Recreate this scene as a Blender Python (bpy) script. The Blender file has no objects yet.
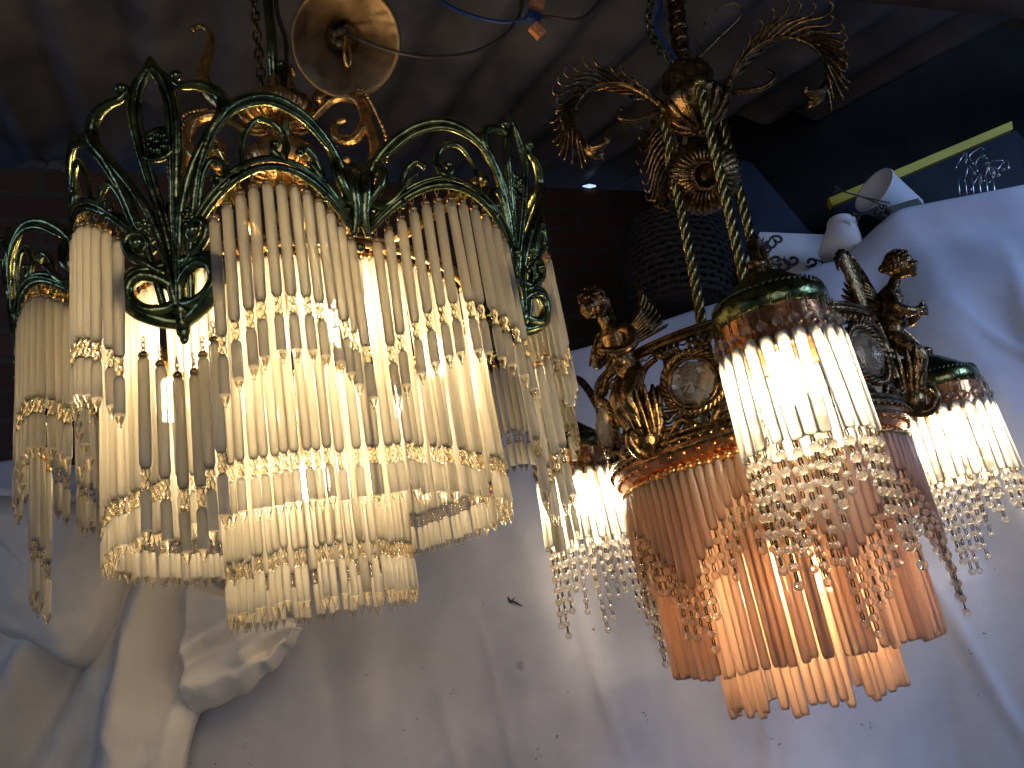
import bpy, bmesh, math, random
from mathutils import Vector, Matrix, noise
random.seed(7)
R = math.radians
sc = bpy.context.scene
col = sc.collection

# ------------------------------------------------------------------ camera
RIGHT = Vector((0.983844552, 0.179024854, 0.0))
FWDH = Vector((0.0556049012, -0.305580917, -0.950541108))
UPV = Vector((-0.170170483, 0.935184690, -0.310598780))
F = 825.0
M3 = Matrix((RIGHT, FWDH, UPV))            # camera axes -> world
def ray(x, y):
    return M3 @ Vector((x - 512.0, 384.0 - y, -F))
def atY(x, y, Y):
    w = ray(x, y)
    return w * (Y / w.y)
cam_d = bpy.data.cameras.new('camera'); cam = bpy.data.objects.new('camera', cam_d)
col.objects.link(cam); sc.camera = cam
cam.matrix_world = M3.to_4x4()
cam_d.sensor_width = 36.0; cam_d.lens = F / 1024.0 * 36.0
cam_d.clip_start = 0.02; cam_d.clip_end = 100

# ------------------------------------------------------------------ mesh helper
def crom(pts, n=6, closed=False):
    P = [Vector(p) for p in pts]
    if len(P) < 3: return P
    out = []
    m = len(P)
    rng = range(m if closed else m - 1)
    for i in rng:
        if closed:
            p0, p1, p2, p3 = P[(i-1) % m], P[i], P[(i+1) % m], P[(i+2) % m]
        else:
            p0, p1, p2, p3 = P[max(i-1, 0)], P[i], P[i+1], P[min(i+2, m-1)]
        for k in range(n):
            t = k / n
            out.append(0.5*((2*p1)+(p2-p0)*t+(2*p0-5*p1+4*p2-p3)*t*t+(3*p1-p0-3*p2+p3)*t**3))
    if not closed: out.append(P[-1])
    return out

class MB:
    def __init__(s): s.v = []; s.f = []; s.m = []; s.fl = []
    def _add(s, vs, fs, mat, flat=False):
        b = len(s.v); s.v += [tuple(v) for v in vs]
        for f in fs:
            s.f.append(tuple(b+i for i in f)); s.m.append(mat); s.fl.append(flat)
    def tube(s, pts, r, n=8, mat=0, closed=False, flat=1.0, up=None):
        P = [Vector(p) for p in pts]; m = len(P)
        if m < 2: return
        rr = r if isinstance(r, (list, tuple)) else [r]*m
        if len(rr) != m:                                   # resample the radius list
            q = []
            for i in range(m):
                t = i/(m-1)*(len(rr)-1); k = min(int(t), len(rr)-2); q.append(rr[k]*(1-(t-k))+rr[k+1]*(t-k))
            rr = q
        T = []
        for i in range(m):
            a = P[i-1] if (i > 0 or closed) else P[i]; b = P[(i+1) % m] if (i < m-1 or closed) else P[i]
            d = b-a; T.append(d.normalized() if d.length > 1e-9 else Vector((0, 0, 1)))
        x = Vector(up) if up is not None else (Vector((0, 0, 1)) if abs(T[0].z) < .9 else Vector((1, 0, 0)))
        vs = []
        for i in range(m):
            x = x - T[i]*x.dot(T[i])
            if x.length < 1e-6: x = T[i].orthogonal()
            x.normalize(); y = T[i].cross(x)
            for k in range(n):
                a = 2*math.pi*k/n
                vs.append(P[i]+x*(math.cos(a)*rr[i])+y*(math.sin(a)*rr[i]*flat))
            if up is not None: x = Vector(up)
        fs = []
        for i in range(m if closed else m-1):
            j = (i+1) % m
            for k in range(n):
                l = (k+1) % n
                fs.append((i*n+k, i*n+l, j*n+l, j*n+k))
        if not closed:
            fs.append(tuple(range(n-1, -1, -1))); fs.append(tuple((m-1)*n+k for k in range(n)))
        s._add(vs, fs, mat)
    def lathe(s, prof, n=16, mat=0, T=None, scallop=0, amp=0.0, flat=False, mats=None):
        T = T or Matrix()
        vs = []; rows = []
        for (r, z) in prof:
            if r < 1e-6:
                rows.append([len(vs)]); vs.append(T @ Vector((0, 0, z)))
            else:
                row = []
                for k in range(n):
                    a = 2*math.pi*k/n
                    q = r*(1+amp*math.cos(scallop*a)) if scallop else r
                    row.append(len(vs)); vs.append(T @ Vector((q*math.cos(a), q*math.sin(a), z)))
                rows.append(row)
        for i in range(len(rows)-1):
            A, B = rows[i], rows[i+1]; fs = []
            for k in range(n):
                l = (k+1) % n
                if len(A) == 1 and len(B) == 1: continue
                if len(A) == 1: fs.append((A[0], B[l], B[k]))
                elif len(B) == 1: fs.append((A[k], A[l], B[0]))
                else: fs.append((A[k], A[l], B[l], B[k]))
            b = len(s.v)
            for f in fs:
                s.f.append(tuple(b+q for q in f)); s.m.append(mats[i] if mats else mat); s.fl.append(flat)
        s.v += [tuple(v) for v in vs]
    def ball(s, c, r, mat=0, n=8, sc=(1, 1, 1), T=None):
        prof = [(r*math.sin(math.pi*i/n) if 0 < i < n else 0.0, r*math.cos(math.pi*i/n)) for i in range(n+1)]
        M = Matrix.Translation(Vector(c)) @ (T or Matrix()) @ Matrix.Diagonal((sc[0], sc[1], sc[2], 1))
        s.lathe(prof[::-1], n=max(8, n+2), mat=mat, T=M)
    def box(s, a, b, mat=0, T=None):
        T = T or Matrix(); (x0, y0, z0), (x1, y1, z1) = a, b
        vs = [T @ Vector(p) for p in ((x0,y0,z0),(x1,y0,z0),(x1,y1,z0),(x0,y1,z0),(x0,y0,z1),(x1,y0,z1),(x1,y1,z1),(x0,y1,z1))]
        s._add(vs, [(0,3,2,1),(4,5,6,7),(0,1,5,4),(1,2,6,5),(2,3,7,6),(3,0,4,7)], mat, True)
    def merge(s, o, T):
        b = len(s.v); s.v += [tuple(T @ Vector(v)) for v in o.v]
        s.f += [tuple(b+i for i in f) for f in o.f]; s.m += o.m; s.fl += o.fl
    def mesh(s, name, mats):
        me = bpy.data.meshes.new(name); me.from_pydata(s.v, [], s.f)
        for m in mats: me.materials.append(m)
        me.polygons.foreach_set('material_index', s.m)
        me.polygons.foreach_set('use_smooth', [not q for q in s.fl])
        me.update(); return me
    def build(s, name, mats, parent=None, world=False):
        if not isinstance(mats, (list, tuple)): mats = [mats]
        return link(name, s.mesh(name, mats), parent, world)
def link(name, me, parent=None, world=True):
    o = bpy.data.objects.new(name, me); col.objects.link(o)
    if parent is not None:
        o.parent = parent
        if world: o.matrix_parent_inverse = WM[parent.name].inverted()
    return o
WM = {}
def empty(name, loc, label, cat, group=None):
    o = bpy.data.objects.new(name, None); col.objects.link(o); o.location = loc
    o.empty_display_size = .05
    WM[o.name] = Matrix.Translation(Vector(loc)); return tag(o, label, cat, group)
def tag(o, label, cat, group=None):
    o['label'] = label; o['category'] = cat
    if group: o['group'] = group
    return o
def structure(o): o['kind'] = 'structure'; return o

# ------------------------------------------------------------------ materials
def newmat(name):
    m = bpy.data.materials.new(name); m.use_nodes = True
    nt = m.node_tree; nt.nodes.clear()
    out = nt.nodes.new('ShaderNodeOutputMaterial'); return m, nt, out
def N(nt, t, **kw):
    n = nt.nodes.new(t)
    for k, v in kw.items():
        if hasattr(n, k): setattr(n, k, v)
        else: n.inputs[k.replace('_', ' ')].default_value = v
    return n
def noise_ramp(nt, scale, detail, c0, c1, p0=.35, p1=.65, rough=.6):
    tc = N(nt, 'ShaderNodeTexCoord'); nz = N(nt, 'ShaderNodeTexNoise'); nz.inputs['Scale'].default_value = scale
    nz.inputs['Detail'].default_value = detail; nz.inputs['Roughness'].default_value = rough
    nt.links.new(tc.outputs['Object'], nz.inputs['Vector'])
    rp = N(nt, 'ShaderNodeValToRGB'); rp.color_ramp.elements[0].position = p0; rp.color_ramp.elements[1].position = p1
    rp.color_ramp.elements[0].color = (*c0, 1); rp.color_ramp.elements[1].color = (*c1, 1)
    nt.links.new(nz.outputs['Fac'], rp.inputs['Fac']); return tc, nz, rp
def metal(name, c0, c1, rough=(.22, .45), scale=60, bump=.25, bscale=260):
    m, nt, out = newmat(name)
    tc, nz, rp = noise_ramp(nt, scale, 4, c0, c1)
    p = N(nt, 'ShaderNodeBsdfPrincipled'); p.inputs['Metallic'].default_value = 1
    nt.links.new(rp.outputs['Color'], p.inputs['Base Color'])
    mr = N(nt, 'ShaderNodeMapRange'); mr.inputs['To Min'].default_value = rough[0]; mr.inputs['To Max'].default_value = rough[1]
    nt.links.new(nz.outputs['Fac'], mr.inputs['Value']); nt.links.new(mr.outputs['Result'], p.inputs['Roughness'])
    n2 = N(nt, 'ShaderNodeTexNoise'); n2.inputs['Scale'].default_value = bscale; n2.inputs['Detail'].default_value = 3
    nt.links.new(tc.outputs['Object'], n2.inputs['Vector'])
    bp = N(nt, 'ShaderNodeBump'); bp.inputs['Strength'].default_value = bump; bp.inputs['Distance'].default_value = .002
    nt.links.new(n2.outputs['Fac'], bp.inputs['Height']); nt.links.new(bp.outputs['Normal'], p.inputs['Normal'])
    nt.links.new(p.outputs['BSDF'], out.inputs['Surface']); return m
def plain(name, c0, c1, scale=20, rough=.7, bump=.0, bscale=80, spec=.3, p=(.35, .65), dist=.004):
    m, nt, out = newmat(name)
    tc, nz, rp = noise_ramp(nt, scale, 5, c0, c1, *p)
    b = N(nt, 'ShaderNodeBsdfPrincipled'); b.inputs['Roughness'].default_value = rough
    b.inputs['Specular IOR Level'].default_value = spec
    nt.links.new(rp.outputs['Color'], b.inputs['Base Color'])
    if bump:
        n2 = N(nt, 'ShaderNodeTexNoise'); n2.inputs['Scale'].default_value = bscale; n2.inputs['Detail'].default_value = 5
        nt.links.new(tc.outputs['Object'], n2.inputs['Vector'])
        bp = N(nt, 'ShaderNodeBump'); bp.inputs['Strength'].default_value = bump; bp.inputs['Distance'].default_value = dist
        nt.links.new(n2.outputs['Fac'], bp.inputs['Height']); nt.links.new(bp.outputs['Normal'], b.inputs['Normal'])
    nt.links.new(b.outputs['BSDF'], out.inputs['Surface']); return m
def frosted(name, c, trans, clear=.16, dif=.35):
    """opal glass: part of the light goes straight through, the rest is scattered forward and back"""
    m, nt, out = newmat(name)
    tc, nz, rp = noise_ramp(nt, 14, 3, [q*.9 for q in c], c)
    d = N(nt, 'ShaderNodeBsdfDiffuse'); t = N(nt, 'ShaderNodeBsdfTranslucent')
    nt.links.new(rp.outputs['Color'], d.inputs['Color']); t.inputs['Color'].default_value = (*trans, 1)
    mx = N(nt, 'ShaderNodeMixShader'); mx.inputs['Fac'].default_value = 1-dif
    nt.links.new(d.outputs[0], mx.inputs[1]); nt.links.new(t.outputs[0], mx.inputs[2])
    tr = N(nt, 'ShaderNodeBsdfTransparent'); tr.inputs['Color'].default_value = (*[min(1, q*1.05) for q in trans], 1)
    m2 = N(nt, 'ShaderNodeMixShader'); m2.inputs['Fac'].default_value = clear
    nt.links.new(mx.outputs[0], m2.inputs[1]); nt.links.new(tr.outputs[0], m2.inputs[2])
    g = N(nt, 'ShaderNodeBsdfGlossy'); g.inputs['Roughness'].default_value = .28
    fr = N(nt, 'ShaderNodeFresnel'); fr.inputs['IOR'].default_value = 1.35
    m3 = N(nt, 'ShaderNodeMixShader'); nt.links.new(fr.outputs[0], m3.inputs['Fac'])
    nt.links.new(m2.outputs[0], m3.inputs[1]); nt.links.new(g.outputs[0], m3.inputs[2])
    nt.links.new(m3.outputs[0], out.inputs['Surface']); return m
def glass(name, c, rough=.02, ior=1.5, body=0.0):
    m, nt, out = newmat(name)
    g = N(nt, 'ShaderNodeBsdfGlass'); g.inputs['Color'].default_value = (*c, 1); g.inputs['Roughness'].default_value = rough; g.inputs['IOR'].default_value = ior
    tr = N(nt, 'ShaderNodeBsdfTransparent'); tr.inputs['Color'].default_value = (*c, 1)
    mx = N(nt, 'ShaderNodeMixShader'); mx.inputs['Fac'].default_value = .22
    nt.links.new(g.outputs[0], mx.inputs[1]); nt.links.new(tr.outputs[0], mx.inputs[2])
    o_ = mx.outputs[0]
    if body:
        d = N(nt, 'ShaderNodeBsdfDiffuse'); d.inputs['Color'].default_value = (*c, 1)
        t = N(nt, 'ShaderNodeBsdfTranslucent'); t.inputs['Color'].default_value = (*c, 1)
        a = N(nt, 'ShaderNodeMixShader'); nt.links.new(d.outputs[0], a.inputs[1]); nt.links.new(t.outputs[0], a.inputs[2])
        b = N(nt, 'ShaderNodeMixShader'); b.inputs['Fac'].default_value = body; nt.links.new(o_, b.inputs[1]); nt.links.new(a.outputs[0], b.inputs[2]); o_ = b.outputs[0]
    nt.links.new(o_, out.inputs['Surface']); return m
def lit(name, c, s):
    m, nt, out = newmat(name)
    e = N(nt, 'ShaderNodeEmission'); e.inputs['Color'].default_value = (*c, 1); e.inputs['Strength'].default_value = s
    nt.links.new(e.outputs[0], out.inputs['Surface']); return m

S_LEFT, S_LAMP, S_BODY = 118, 230, 150
M_green = metal('green_tinted_bronze', (.050, .070, .035), (.30, .32, .13), (.12, .34), 55, .4, 150)  # base colour tinted green to carry the garden's reflection
M_tinted_brass = metal('green_tinted_brass', (.20, .16, .05), (.42, .34, .12), (.16, .36), 50, .3, 200)  # olive cast in the colour stands in for green reflections on the brass
M_brass = metal('old_brass', (.42, .24, .08), (.72, .46, .18), (.18, .4), 70, .3, 240)
M_dark = metal('dark_bronze', (.09, .055, .025), (.32, .20, .085), (.16, .36), 80, .5, 260)
M_copper = metal('copper', (.55, .22, .09), (.75, .36, .16), (.2, .35), 50, .3, 160)
M_gold = metal('polished_tube_brass', (.62, .38, .10), (.78, .50, .16), (.14, .22), 30, .05, 100)
M_opal = frosted('opal_glass', (.93, .87, .75), (.99, .94, .83), .18, .20)
M_peach = frosted('peach_glass', (.95, .73, .59), (.99, .82, .69), .17, .20)
M_white = frosted('white_satin_glass', (.92, .88, .81), (.99, .95, .87), .16, .26)
M_clear = glass('clear_glass', (.99, .95, .86))
M_bead = glass('crystal_bead', (.98, .94, .86), .0, 1.5, .13)
M_jewel = glass('cut_crystal', (.97, .90, .80), .02, 1.6, .09)
M_bulbL = lit('lit_bulb', (1, .765, .47), S_LEFT)
M_bulbR = lit('lit_bulb_white', (1, .82, .56), S_LAMP)
M_bulbB = lit('lit_bulb_amber', (1, .66, .36), S_BODY)
M_cap = plain('bulb_base', (.5, .45, .35), (.6, .55, .42), 10)
M_wire = plain('brown_flex', (.03, .022, .02), (.05, .04, .035), 40, .5)
M_bluewire = plain('blue_flex', (.012, .03, .12), (.02, .05, .18), 40, .45)

# ------------------------------------------------------------------ glass rod kinds (hook at the local origin, hanging down -z)
def ring_chain(mb, z0, z1, k, mat, r=.0022, w=.00055):
    step = (z0-z1)/k
    for i in range(k):
        zc = z0-(i+.5)*step
        pts = []
        for j in range(8):
            a = 2*math.pi*j/8; d = Vector((math.cos(a)*r*.8, 0, math.sin(a)*step*.62))
            if i % 2: d = Vector((0, d.x, d.z))
            pts.append(Vector((0, 0, zc))+d)
        mb.tube(pts, w, 5, mat, closed=True)
def rod_mesh(name, hook, L, r, links=2, sq=0, glassmat=M_opal, capmat=M_brass):
    mb = MB(); ring_chain(mb, 0, -hook+.002, links, 1)
    mb.ball((0, 0, -hook), r*.95, 1, 6, (1, 1, .8))
    n = 4 if sq else 12
    z = -hook-.001
    mb.lathe([(0, z), (r*.55, z-.0004), (r, z-.005), (r, z-L*.33), (r, z-L*.66), (r, z-L+.004), (r*.7, z-L), (0, z-L)][::-1], n, 0)
    return mb
def drop_mesh(L, r):
    """clear twisted neck, then the short lower piece with its pointed clear tip; top at the origin"""
    mb = MB()
    t = .0165
    for k in range(2):
        pts = [Vector((math.cos(k*math.pi+q*.62)*r*.34, math.sin(k*math.pi+q*.62)*r*.34, -.001-t*q/8)) for q in range(9)]
        mb.tube(pts, [r*.46, r*.5, r*.36, r*.5, r*.46], 8, 1)
    z = -t-.001; e = .011
    mb.lathe([(0, z), (r*.6, z-.0006), (r*.92, z-.004), (r*.92, z-(L-t)*.6), (r*.9, z-(L-t)+e)][::-1], 10, 0)
    mb.lathe([(r*.9, z-(L-t)+e), (r*.55, z-(L-t)+e*.45), (r*.2, z-(L-t)+e*.12), (r*.28, z-(L-t)), (0, z-(L-t)-.0014)][::-1], 10, 1)
    return mb
RMAX = 100
class RodSet:
    """collects the rods of one chandelier, then links the RMAX nearest as parts and the rest as one"""
    def __init__(s, root, name): s.root = root; s.items = []; s.name = name
    def add(s, pos, kind, front=0.0): s.items.append((front, Vector(pos), kind))
    def finish(s, limit=RMAX, child=None):
        s.items.sort(key=lambda q: q[0])
        rest = MB(); mats = None
        for i, (f, p, kind) in enumerate(s.items):
            mb, me, mats, sub = kind
            rot = Matrix.Rotation(random.gauss(0, .009), 4, 'X') @ Matrix.Rotation(random.gauss(0, .009), 4, 'Y') @ Matrix.Rotation(random.uniform(0, 6.28), 4, 'Z')
            T = Matrix.Translation(p) @ rot
            if i < limit:
                o = bpy.data.objects.new(s.name, me); col.objects.link(o)
                o.parent = s.root; o.matrix_parent_inverse = WM[s.root.name].inverted(); o.matrix_basis = T
                if sub:
                    dmb, dme, dname, dz = sub
                    d = bpy.data.objects.new(dname, dme); col.objects.link(d); d.parent = o; d.location = (0, 0, dz)
            else:
                rest.merge(mb, T)
                if sub: 
                    q = MB(); q.merge(sub[0], Matrix.Translation((0, 0, sub[3])))
                    q.m = [2 if x == 1 else 0 for x in q.m]; rest.merge(q, T)
        if rest.v:
            o = rest.build(s.name+'_fringe', MATSETS[s.name], s.root, True); o['kind'] = 'stuff'
MATSETS = {'glass_rod': [M_opal, M_brass, M_clear], 'peach_rod': [M_peach, M_brass, M_clear], 'bead_strand': [M_bead, M_dark]}
def mk_kind(hook, L, r, dropL, links=2, mats=(M_opal, M_brass), dm=(M_opal, M_clear)):
    mb = rod_mesh('glass_rod', hook, L, r, links); me = mb.mesh('glass_rod', list(mats))
    sub = None
    if dropL:
        d = drop_mesh(dropL, r); sub = (d, d.mesh('glass_drop', list(dm)), 'glass_drop', -hook-.001-L)
    return (mb, me, mats, sub)
KOUT = mk_kind(.013, .113, .0050, .062)
KPEND = mk_kind(.017, .100, .0049, .062, 3)
KMID = mk_kind(.013, .215, .0049, .060)
KDRUM = mk_kind(.012, .205, .0044, .066)

# =================================================================== LEFT CHANDELIER
LC = Vector((-.265, 1.0, 0))
left = empty('fringe_chandelier', (LC.x, LC.y, .05), 'large green bronze chandelier with fleur-de-lis crown and cream glass rod fringes', 'chandelier')
F0 = -2.0
def plan(th):
    ph = abs(((th-F0+30) % 60)-30)/30.0
    r = .335+.115*ph-.155*ph*ph
    d = ((th+58+180) % 360)-180
    e = ((th-88+180) % 360)-180
    return r*(1-.15*math.exp(-(d/30.0)**2)-.055*math.exp(-(e/30.0)**2))
def crown(th, h, off=0.0):
    r = plan(th)+.165*(h-.31)*math.exp(-(((((th-F0+30) % 60)-30)/14.0)**2))+off
    a = R(th); return Vector((LC.x+r*math.sin(a), LC.y-r*math.cos(a), h))
# --- fleur ornament curves (u across, v up; metres), one side, mirrored
K = .00095
def uv(X, Y):
    px, py = 60+X/2.475, 40+Y/2.475
    return ((px-165+(338-py)*.053)*K, (338-py)*K)
spear = [uv(*p) for p in ((209, 40), (240, 75), (270, 120), (286, 180), (288, 250), (279, 350), (264, 460), (259, 560))]
spear[0] = (0.0, spear[0][1])
spear_in = [uv(*p) for p in ((216, 72), (245, 115), (266, 180), (268, 250), (262, 350), (250, 460), (248, 560))]
wing = [uv(*p) for p in ((262, 590), (272, 520), (290, 440), (330, 350), (380, 275), (410, 225), (408, 190), (385, 165), (345, 152), (310, 148), (293, 132), (290, 118), (301, 112))]
wing_in = [uv(*p) for p in ((268, 590), (282, 520), (300, 450), (340, 366), (390, 290), (424, 240))]
curl = [uv(*p) for p in ((285, 585), (320, 560), (350, 535), (356, 505), (338, 488), (315, 494), (306, 515), (318, 530), (332, 524))]
eye = [uv(*p) for p in ((262, 625), (285, 600), (322, 588), (352, 605), (356, 640), (330, 668), (290, 672), (264, 655))]
mask = [uv(*p) for p in ((262, 560), (300, 572), (345, 582), (368, 620), (352, 662), (310, 690), (268, 700))]
def fleur(th0):
    def Fm(u, v, off=0): return crown(th0+math.degrees(u*.86/.35), .313+v*1.005, off)
    mb = MB()
    for sg in (1, -1):
        def cv(c, off=0, n=5): return crom([Fm(sg*u, v, off) for u, v in c], n)
        mb.tube(cv(spear), [.003, .0042, .005, .005, .0045, .0042, .004], 8)
        mb.tube(cv(spear_in, .003), .0022, 6)
        mb.tube(cv(wing, .002), [.0038, .0042, .0044, .0052, .0068, .0064, .005, .0036, .003, .0026], 8)
        mb.tube(cv(curl, .004), [.005, .0046, .0042, .0038, .0034, .0026], 8)
        mb.tube(crom([Fm(sg*u*1.12, v, .004) for u, v in eye], 4, True), .0058, 8, closed=True)
        mb.tube(cv([(u*1.12, v) for u, v in mask], .001), [.006, .0075, .0075, .0065], 8)
        u, v = uv(324, 515); mb.ball(Fm(sg*u, v, .008), .006, 0, 8)
        u, v = uv(301, 122); mb.ball(Fm(sg*u, v, .003), .0052, 0, 8)
        # leaf veins between spear and wing, and petals of the small side rosette
        u, v = uv(305, 470)
        for q in range(5):
            a = q*1.257; mb.ball(Fm(sg*u+.005*math.cos(a), v+.005*math.sin(a), .004), .0032, 0, 6)
    # centre stem, leaf and drop
    for u0 in (-.004, .004, 0):
        mb.tube(crom([Fm(u0*3, .125, .002), Fm(u0*2, .08, .004), Fm(u0, .04, .006), Fm(0, .012, .006)], 5), [.002, .003, .005, .004], 6)
    for v, r_ in ((.028, .011), (.016, .009), (.006, .0065), (-.001, .0045)):
        mb.ball(Fm(0, v, .004), r_, 0, 8, (1, .7, 1.15))
    o = mb.build('fleur_ornament', M_green, left, True)
    # rosette disc with petals
    rb = MB(); cu, cvv = uv(232, 272); cu = 0
    c = Fm(cu, cvv, .0); nrm = Vector((math.sin(R(th0)), -math.cos(R(th0)), .1)).normalized()
    zq = nrm.to_track_quat('Z', 'Y').to_matrix().to_4x4(); T = Matrix.Translation(c) @ zq
    rb_s = 1.12
    T = T @ Matrix.Translation((0, 0, .005)) @ Matrix.Scale(rb_s, 4)
    rb.lathe([(0, -.003), (.0155, -.003), (.0175, 0), (.0165, .003), (.0145, .0015), (.004, .001), (0, .001)], 24, 0, T)
    for q in range(8):
        a = q*math.pi/4; rb.ball(T @ Vector((.0078*math.cos(a), .0078*math.sin(a), .0025)), .0042, 0, 6)
    rb.ball(T @ Vector((0, 0, .004)), .0036, 0, 6)
    rb.build('rosette', M_green, o, False)
    o2 = col.objects[-1] if False else None
    return o
def arch(th0, sg):
    mb = MB()
    def A(t, h, off=0): return crown(th0+sg*(2.5+26.0*t), h, off)
    low = lambda t: .393+.032*t+.052*math.sin(math.pi*t)
    T = [i/22 for i in range(23)]
    mb.tube([A(t, low(t)) for t in T], .0040, 8)
    mb.tube([A(t, low(t)+.0085, .001) for t in T], .0032, 6)
    mb.tube([A(t, low(t)+.004, .005) for t in T], .0016, 5)
    up = [(-.02, .335), (.03, .395), (.13, .462), (.28, .511), (.48, .534), (.68, .531), (.86, .511), (.975, .482), (.985, .458), (.9, .447), (.82, .455), (.74, .472), (.70, .475)]
    mb.tube(crom([A(t, h, .002) for t, h in up], 5), [.0034, .004, .0047, .0052, .005, .005, .0055, .0065, .0068, .006, .005, .004, .002], 8)
    mb.tube(crom([A(t, h-.009, .005) for t, h in up[2:7]], 5), [.0018, .003, .003, .0018], 6)
    for c in (((.34, .452), (.36, .485), (.44, .507), (.54, .505), (.585, .488), (.555, .472), (.51, .476), (.52, .486)),
              ((.08, .405), (.13, .445), (.19, .463), (.25, .457), (.255, .44), (.21, .436), (.205, .446)),
              ((.80, .44), (.78, .475), (.70, .49), (.65, .482))):
        mb.tube(crom([A(t, h, .002) for t, h in c], 5), [.002, .003, .0038, .0042, .0042, .0038], 7)
    mb.ball(A(.52, .484, .002), .0048, 0, 7); mb.ball(A(.21, .445, .002), .0042, 0, 7)
    mb.build('arch_rail', M_green, left, True)
def junction(th):
    mb = MB()
    for sg in (1, -1):
        mb.tube(crom([crown(th+sg*q, h, o_) for q, h, o_ in ((.6, .515, -.01), (2.0, .49, .006), (1.2, .465, .014), (.8, .44, .010), (1.5, .42, 0))], 5), [.003, .007, .0085, .007, .003], 8)
        mb.tube(crom([crown(th+sg*q, h, o_) for q, h, o_ in ((.3, .45, .008), (3.0, .462, .01), (4.3, .485, .006), (3.2, .502, 0), (2.2, .494, 0))], 5), [.006, .006, .005, .0035], 8)
        mb.ball(crown(th+sg*2.6, .496, 0), .006, 0, 7)
    mb.ball(crown(th, .475, .014), .010, 0, 8, (1, 1, 1.7)); mb.ball(crown(th, .412, .002), .0055, 0, 7)
    mb.build('scroll_joint', M_green, left, True)
rods = RodSet(left, 'glass_rod')
def score(p, pen=0.0):
    # the nearest, camera-facing ones first
    f = (LC-Vector((p.x, p.y, 0))); f = f.normalized().y if f.length > 0 else 0
    return p.length*(1.0)+pen-.35*f
for k in range(6):
    th0 = F0+60*k
    fleur(th0); junction(th0+30)
    for sg in (1, -1):
        arch(th0, sg)
        n = 14
        for i in range(n):
            t = (i+.45)/n
            if i < 2: continue
            p = crown(th0+sg*(2.5+26.0*t), .393+.032*t+.052*math.sin(math.pi*t)-.004)
            rods.add(p, KOUT, score(p))
    for q, h in ((-5.2, .312), (-3.2, .303), (-1.3, .292), (1.3, .292), (3.2, .303), (5.2, .312)):
        if k == 4: continue
        p = crown(th0+q, h+.004, .002); rods.add(p, KPEND, score(p))
# --- middle ring and its long rods
def ring(mb, r, h, w, mat=0, n=72): mb.tube([(LC.x+r*math.sin(2*math.pi*i/n), LC.y-r*math.cos(2*math.pi*i/n), h) for i in range(n)], w, 6, mat, closed=True)
mb = MB(); ring(mb, .232, .455, .005); ring(mb, .232, .463, .003); mb.build('middle_ring', M_brass, left, True)
NM = 142
for i in range(NM):
    a = 2*math.pi*i/NM+.02
    if i in (9, 28, 66, 133): continue
    rr = .232+random.gauss(0, .0016)
    p = Vector((LC.x+rr*math.sin(a), LC.y-rr*math.cos(a), .4525+random.gauss(0, .0012))); rods.add(p, KMID, score(p, .10))
mb = MB(); ring(mb, .108, .385, .004, 0, 40); ring(mb, .108, .392, .0025, 0, 40)
mb.build('inner_ring', M_brass, left, True)
ND = 66
for i in range(ND):
    a = 2*math.pi*i/ND
    p = Vector((LC.x+.106*math.sin(a), LC.y-.106*math.cos(a), .3815+random.gauss(0, .0015)))
    p.z -= .012
    rods.add(p, KDRUM, score(p, .16))
rods.finish()
# --- stem, bowls, hub, spokes
def LT(h): return Matrix.Translation((LC.x, LC.y, h))
mb = MB()
mb.lathe([(0, .47), (.03, .475), (.05, .49), (.035, .51), (.018, .53), (.014, .60), (.02, .62), (.012, .64), (.012, .80), (.009, .83), (.009, .86)][::1], 20, 0, LT(0))
mb.build('hub_column', M_brass, left, True)
def bowl(h, r, H, name):
    mb = MB(); n = 48
    mb.lathe([(.010, H*1.15), (r*.35, H*1.1), (r*.85, H*.98), (r, H*.82), (r*.97, H*.7), (r*.98, H*.62), (r*.86, H*.3), (r*.55, H*.08), (r*.3, 0), (.0, -.002)][::-1], n, 0, LT(h), 16, .022)
    for i in range(16):
        a = 2*math.pi*i/16
        pts = [(r*q*math.sin(a)+LC.x, LC.y-r*q*math.cos(a), h+z*H) for q, z in ((.4, .03), (.66, .1), (.9, .3), (1.0, .58))]
        mb.tube(crom(pts, 4), [.0016, .003, .0045, .0038], 6)
    mb.build(name, M_brass, left, True)
bowl(.772, .052, .040, 'gadrooned_bowl'); bowl(.685, .050, .045, 'gadrooned_bowl')
for k in range(6):
    th = F0+60*k
    a = crown(th+(7, -8, 5, 6, -6, 6)[k], .485, -.012); b = LC+Vector((0, 0, .485))
    mb = MB(); mb.tube([a, a.lerp(b, .5), b], .0075, 12); mb.ball(a.lerp(b, .06), .009, 0, 8); mb.ball(a.lerp(b, .82), .0085, 0, 8)
    mb.build('spoke_tube', M_gold, left, True)
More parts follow.
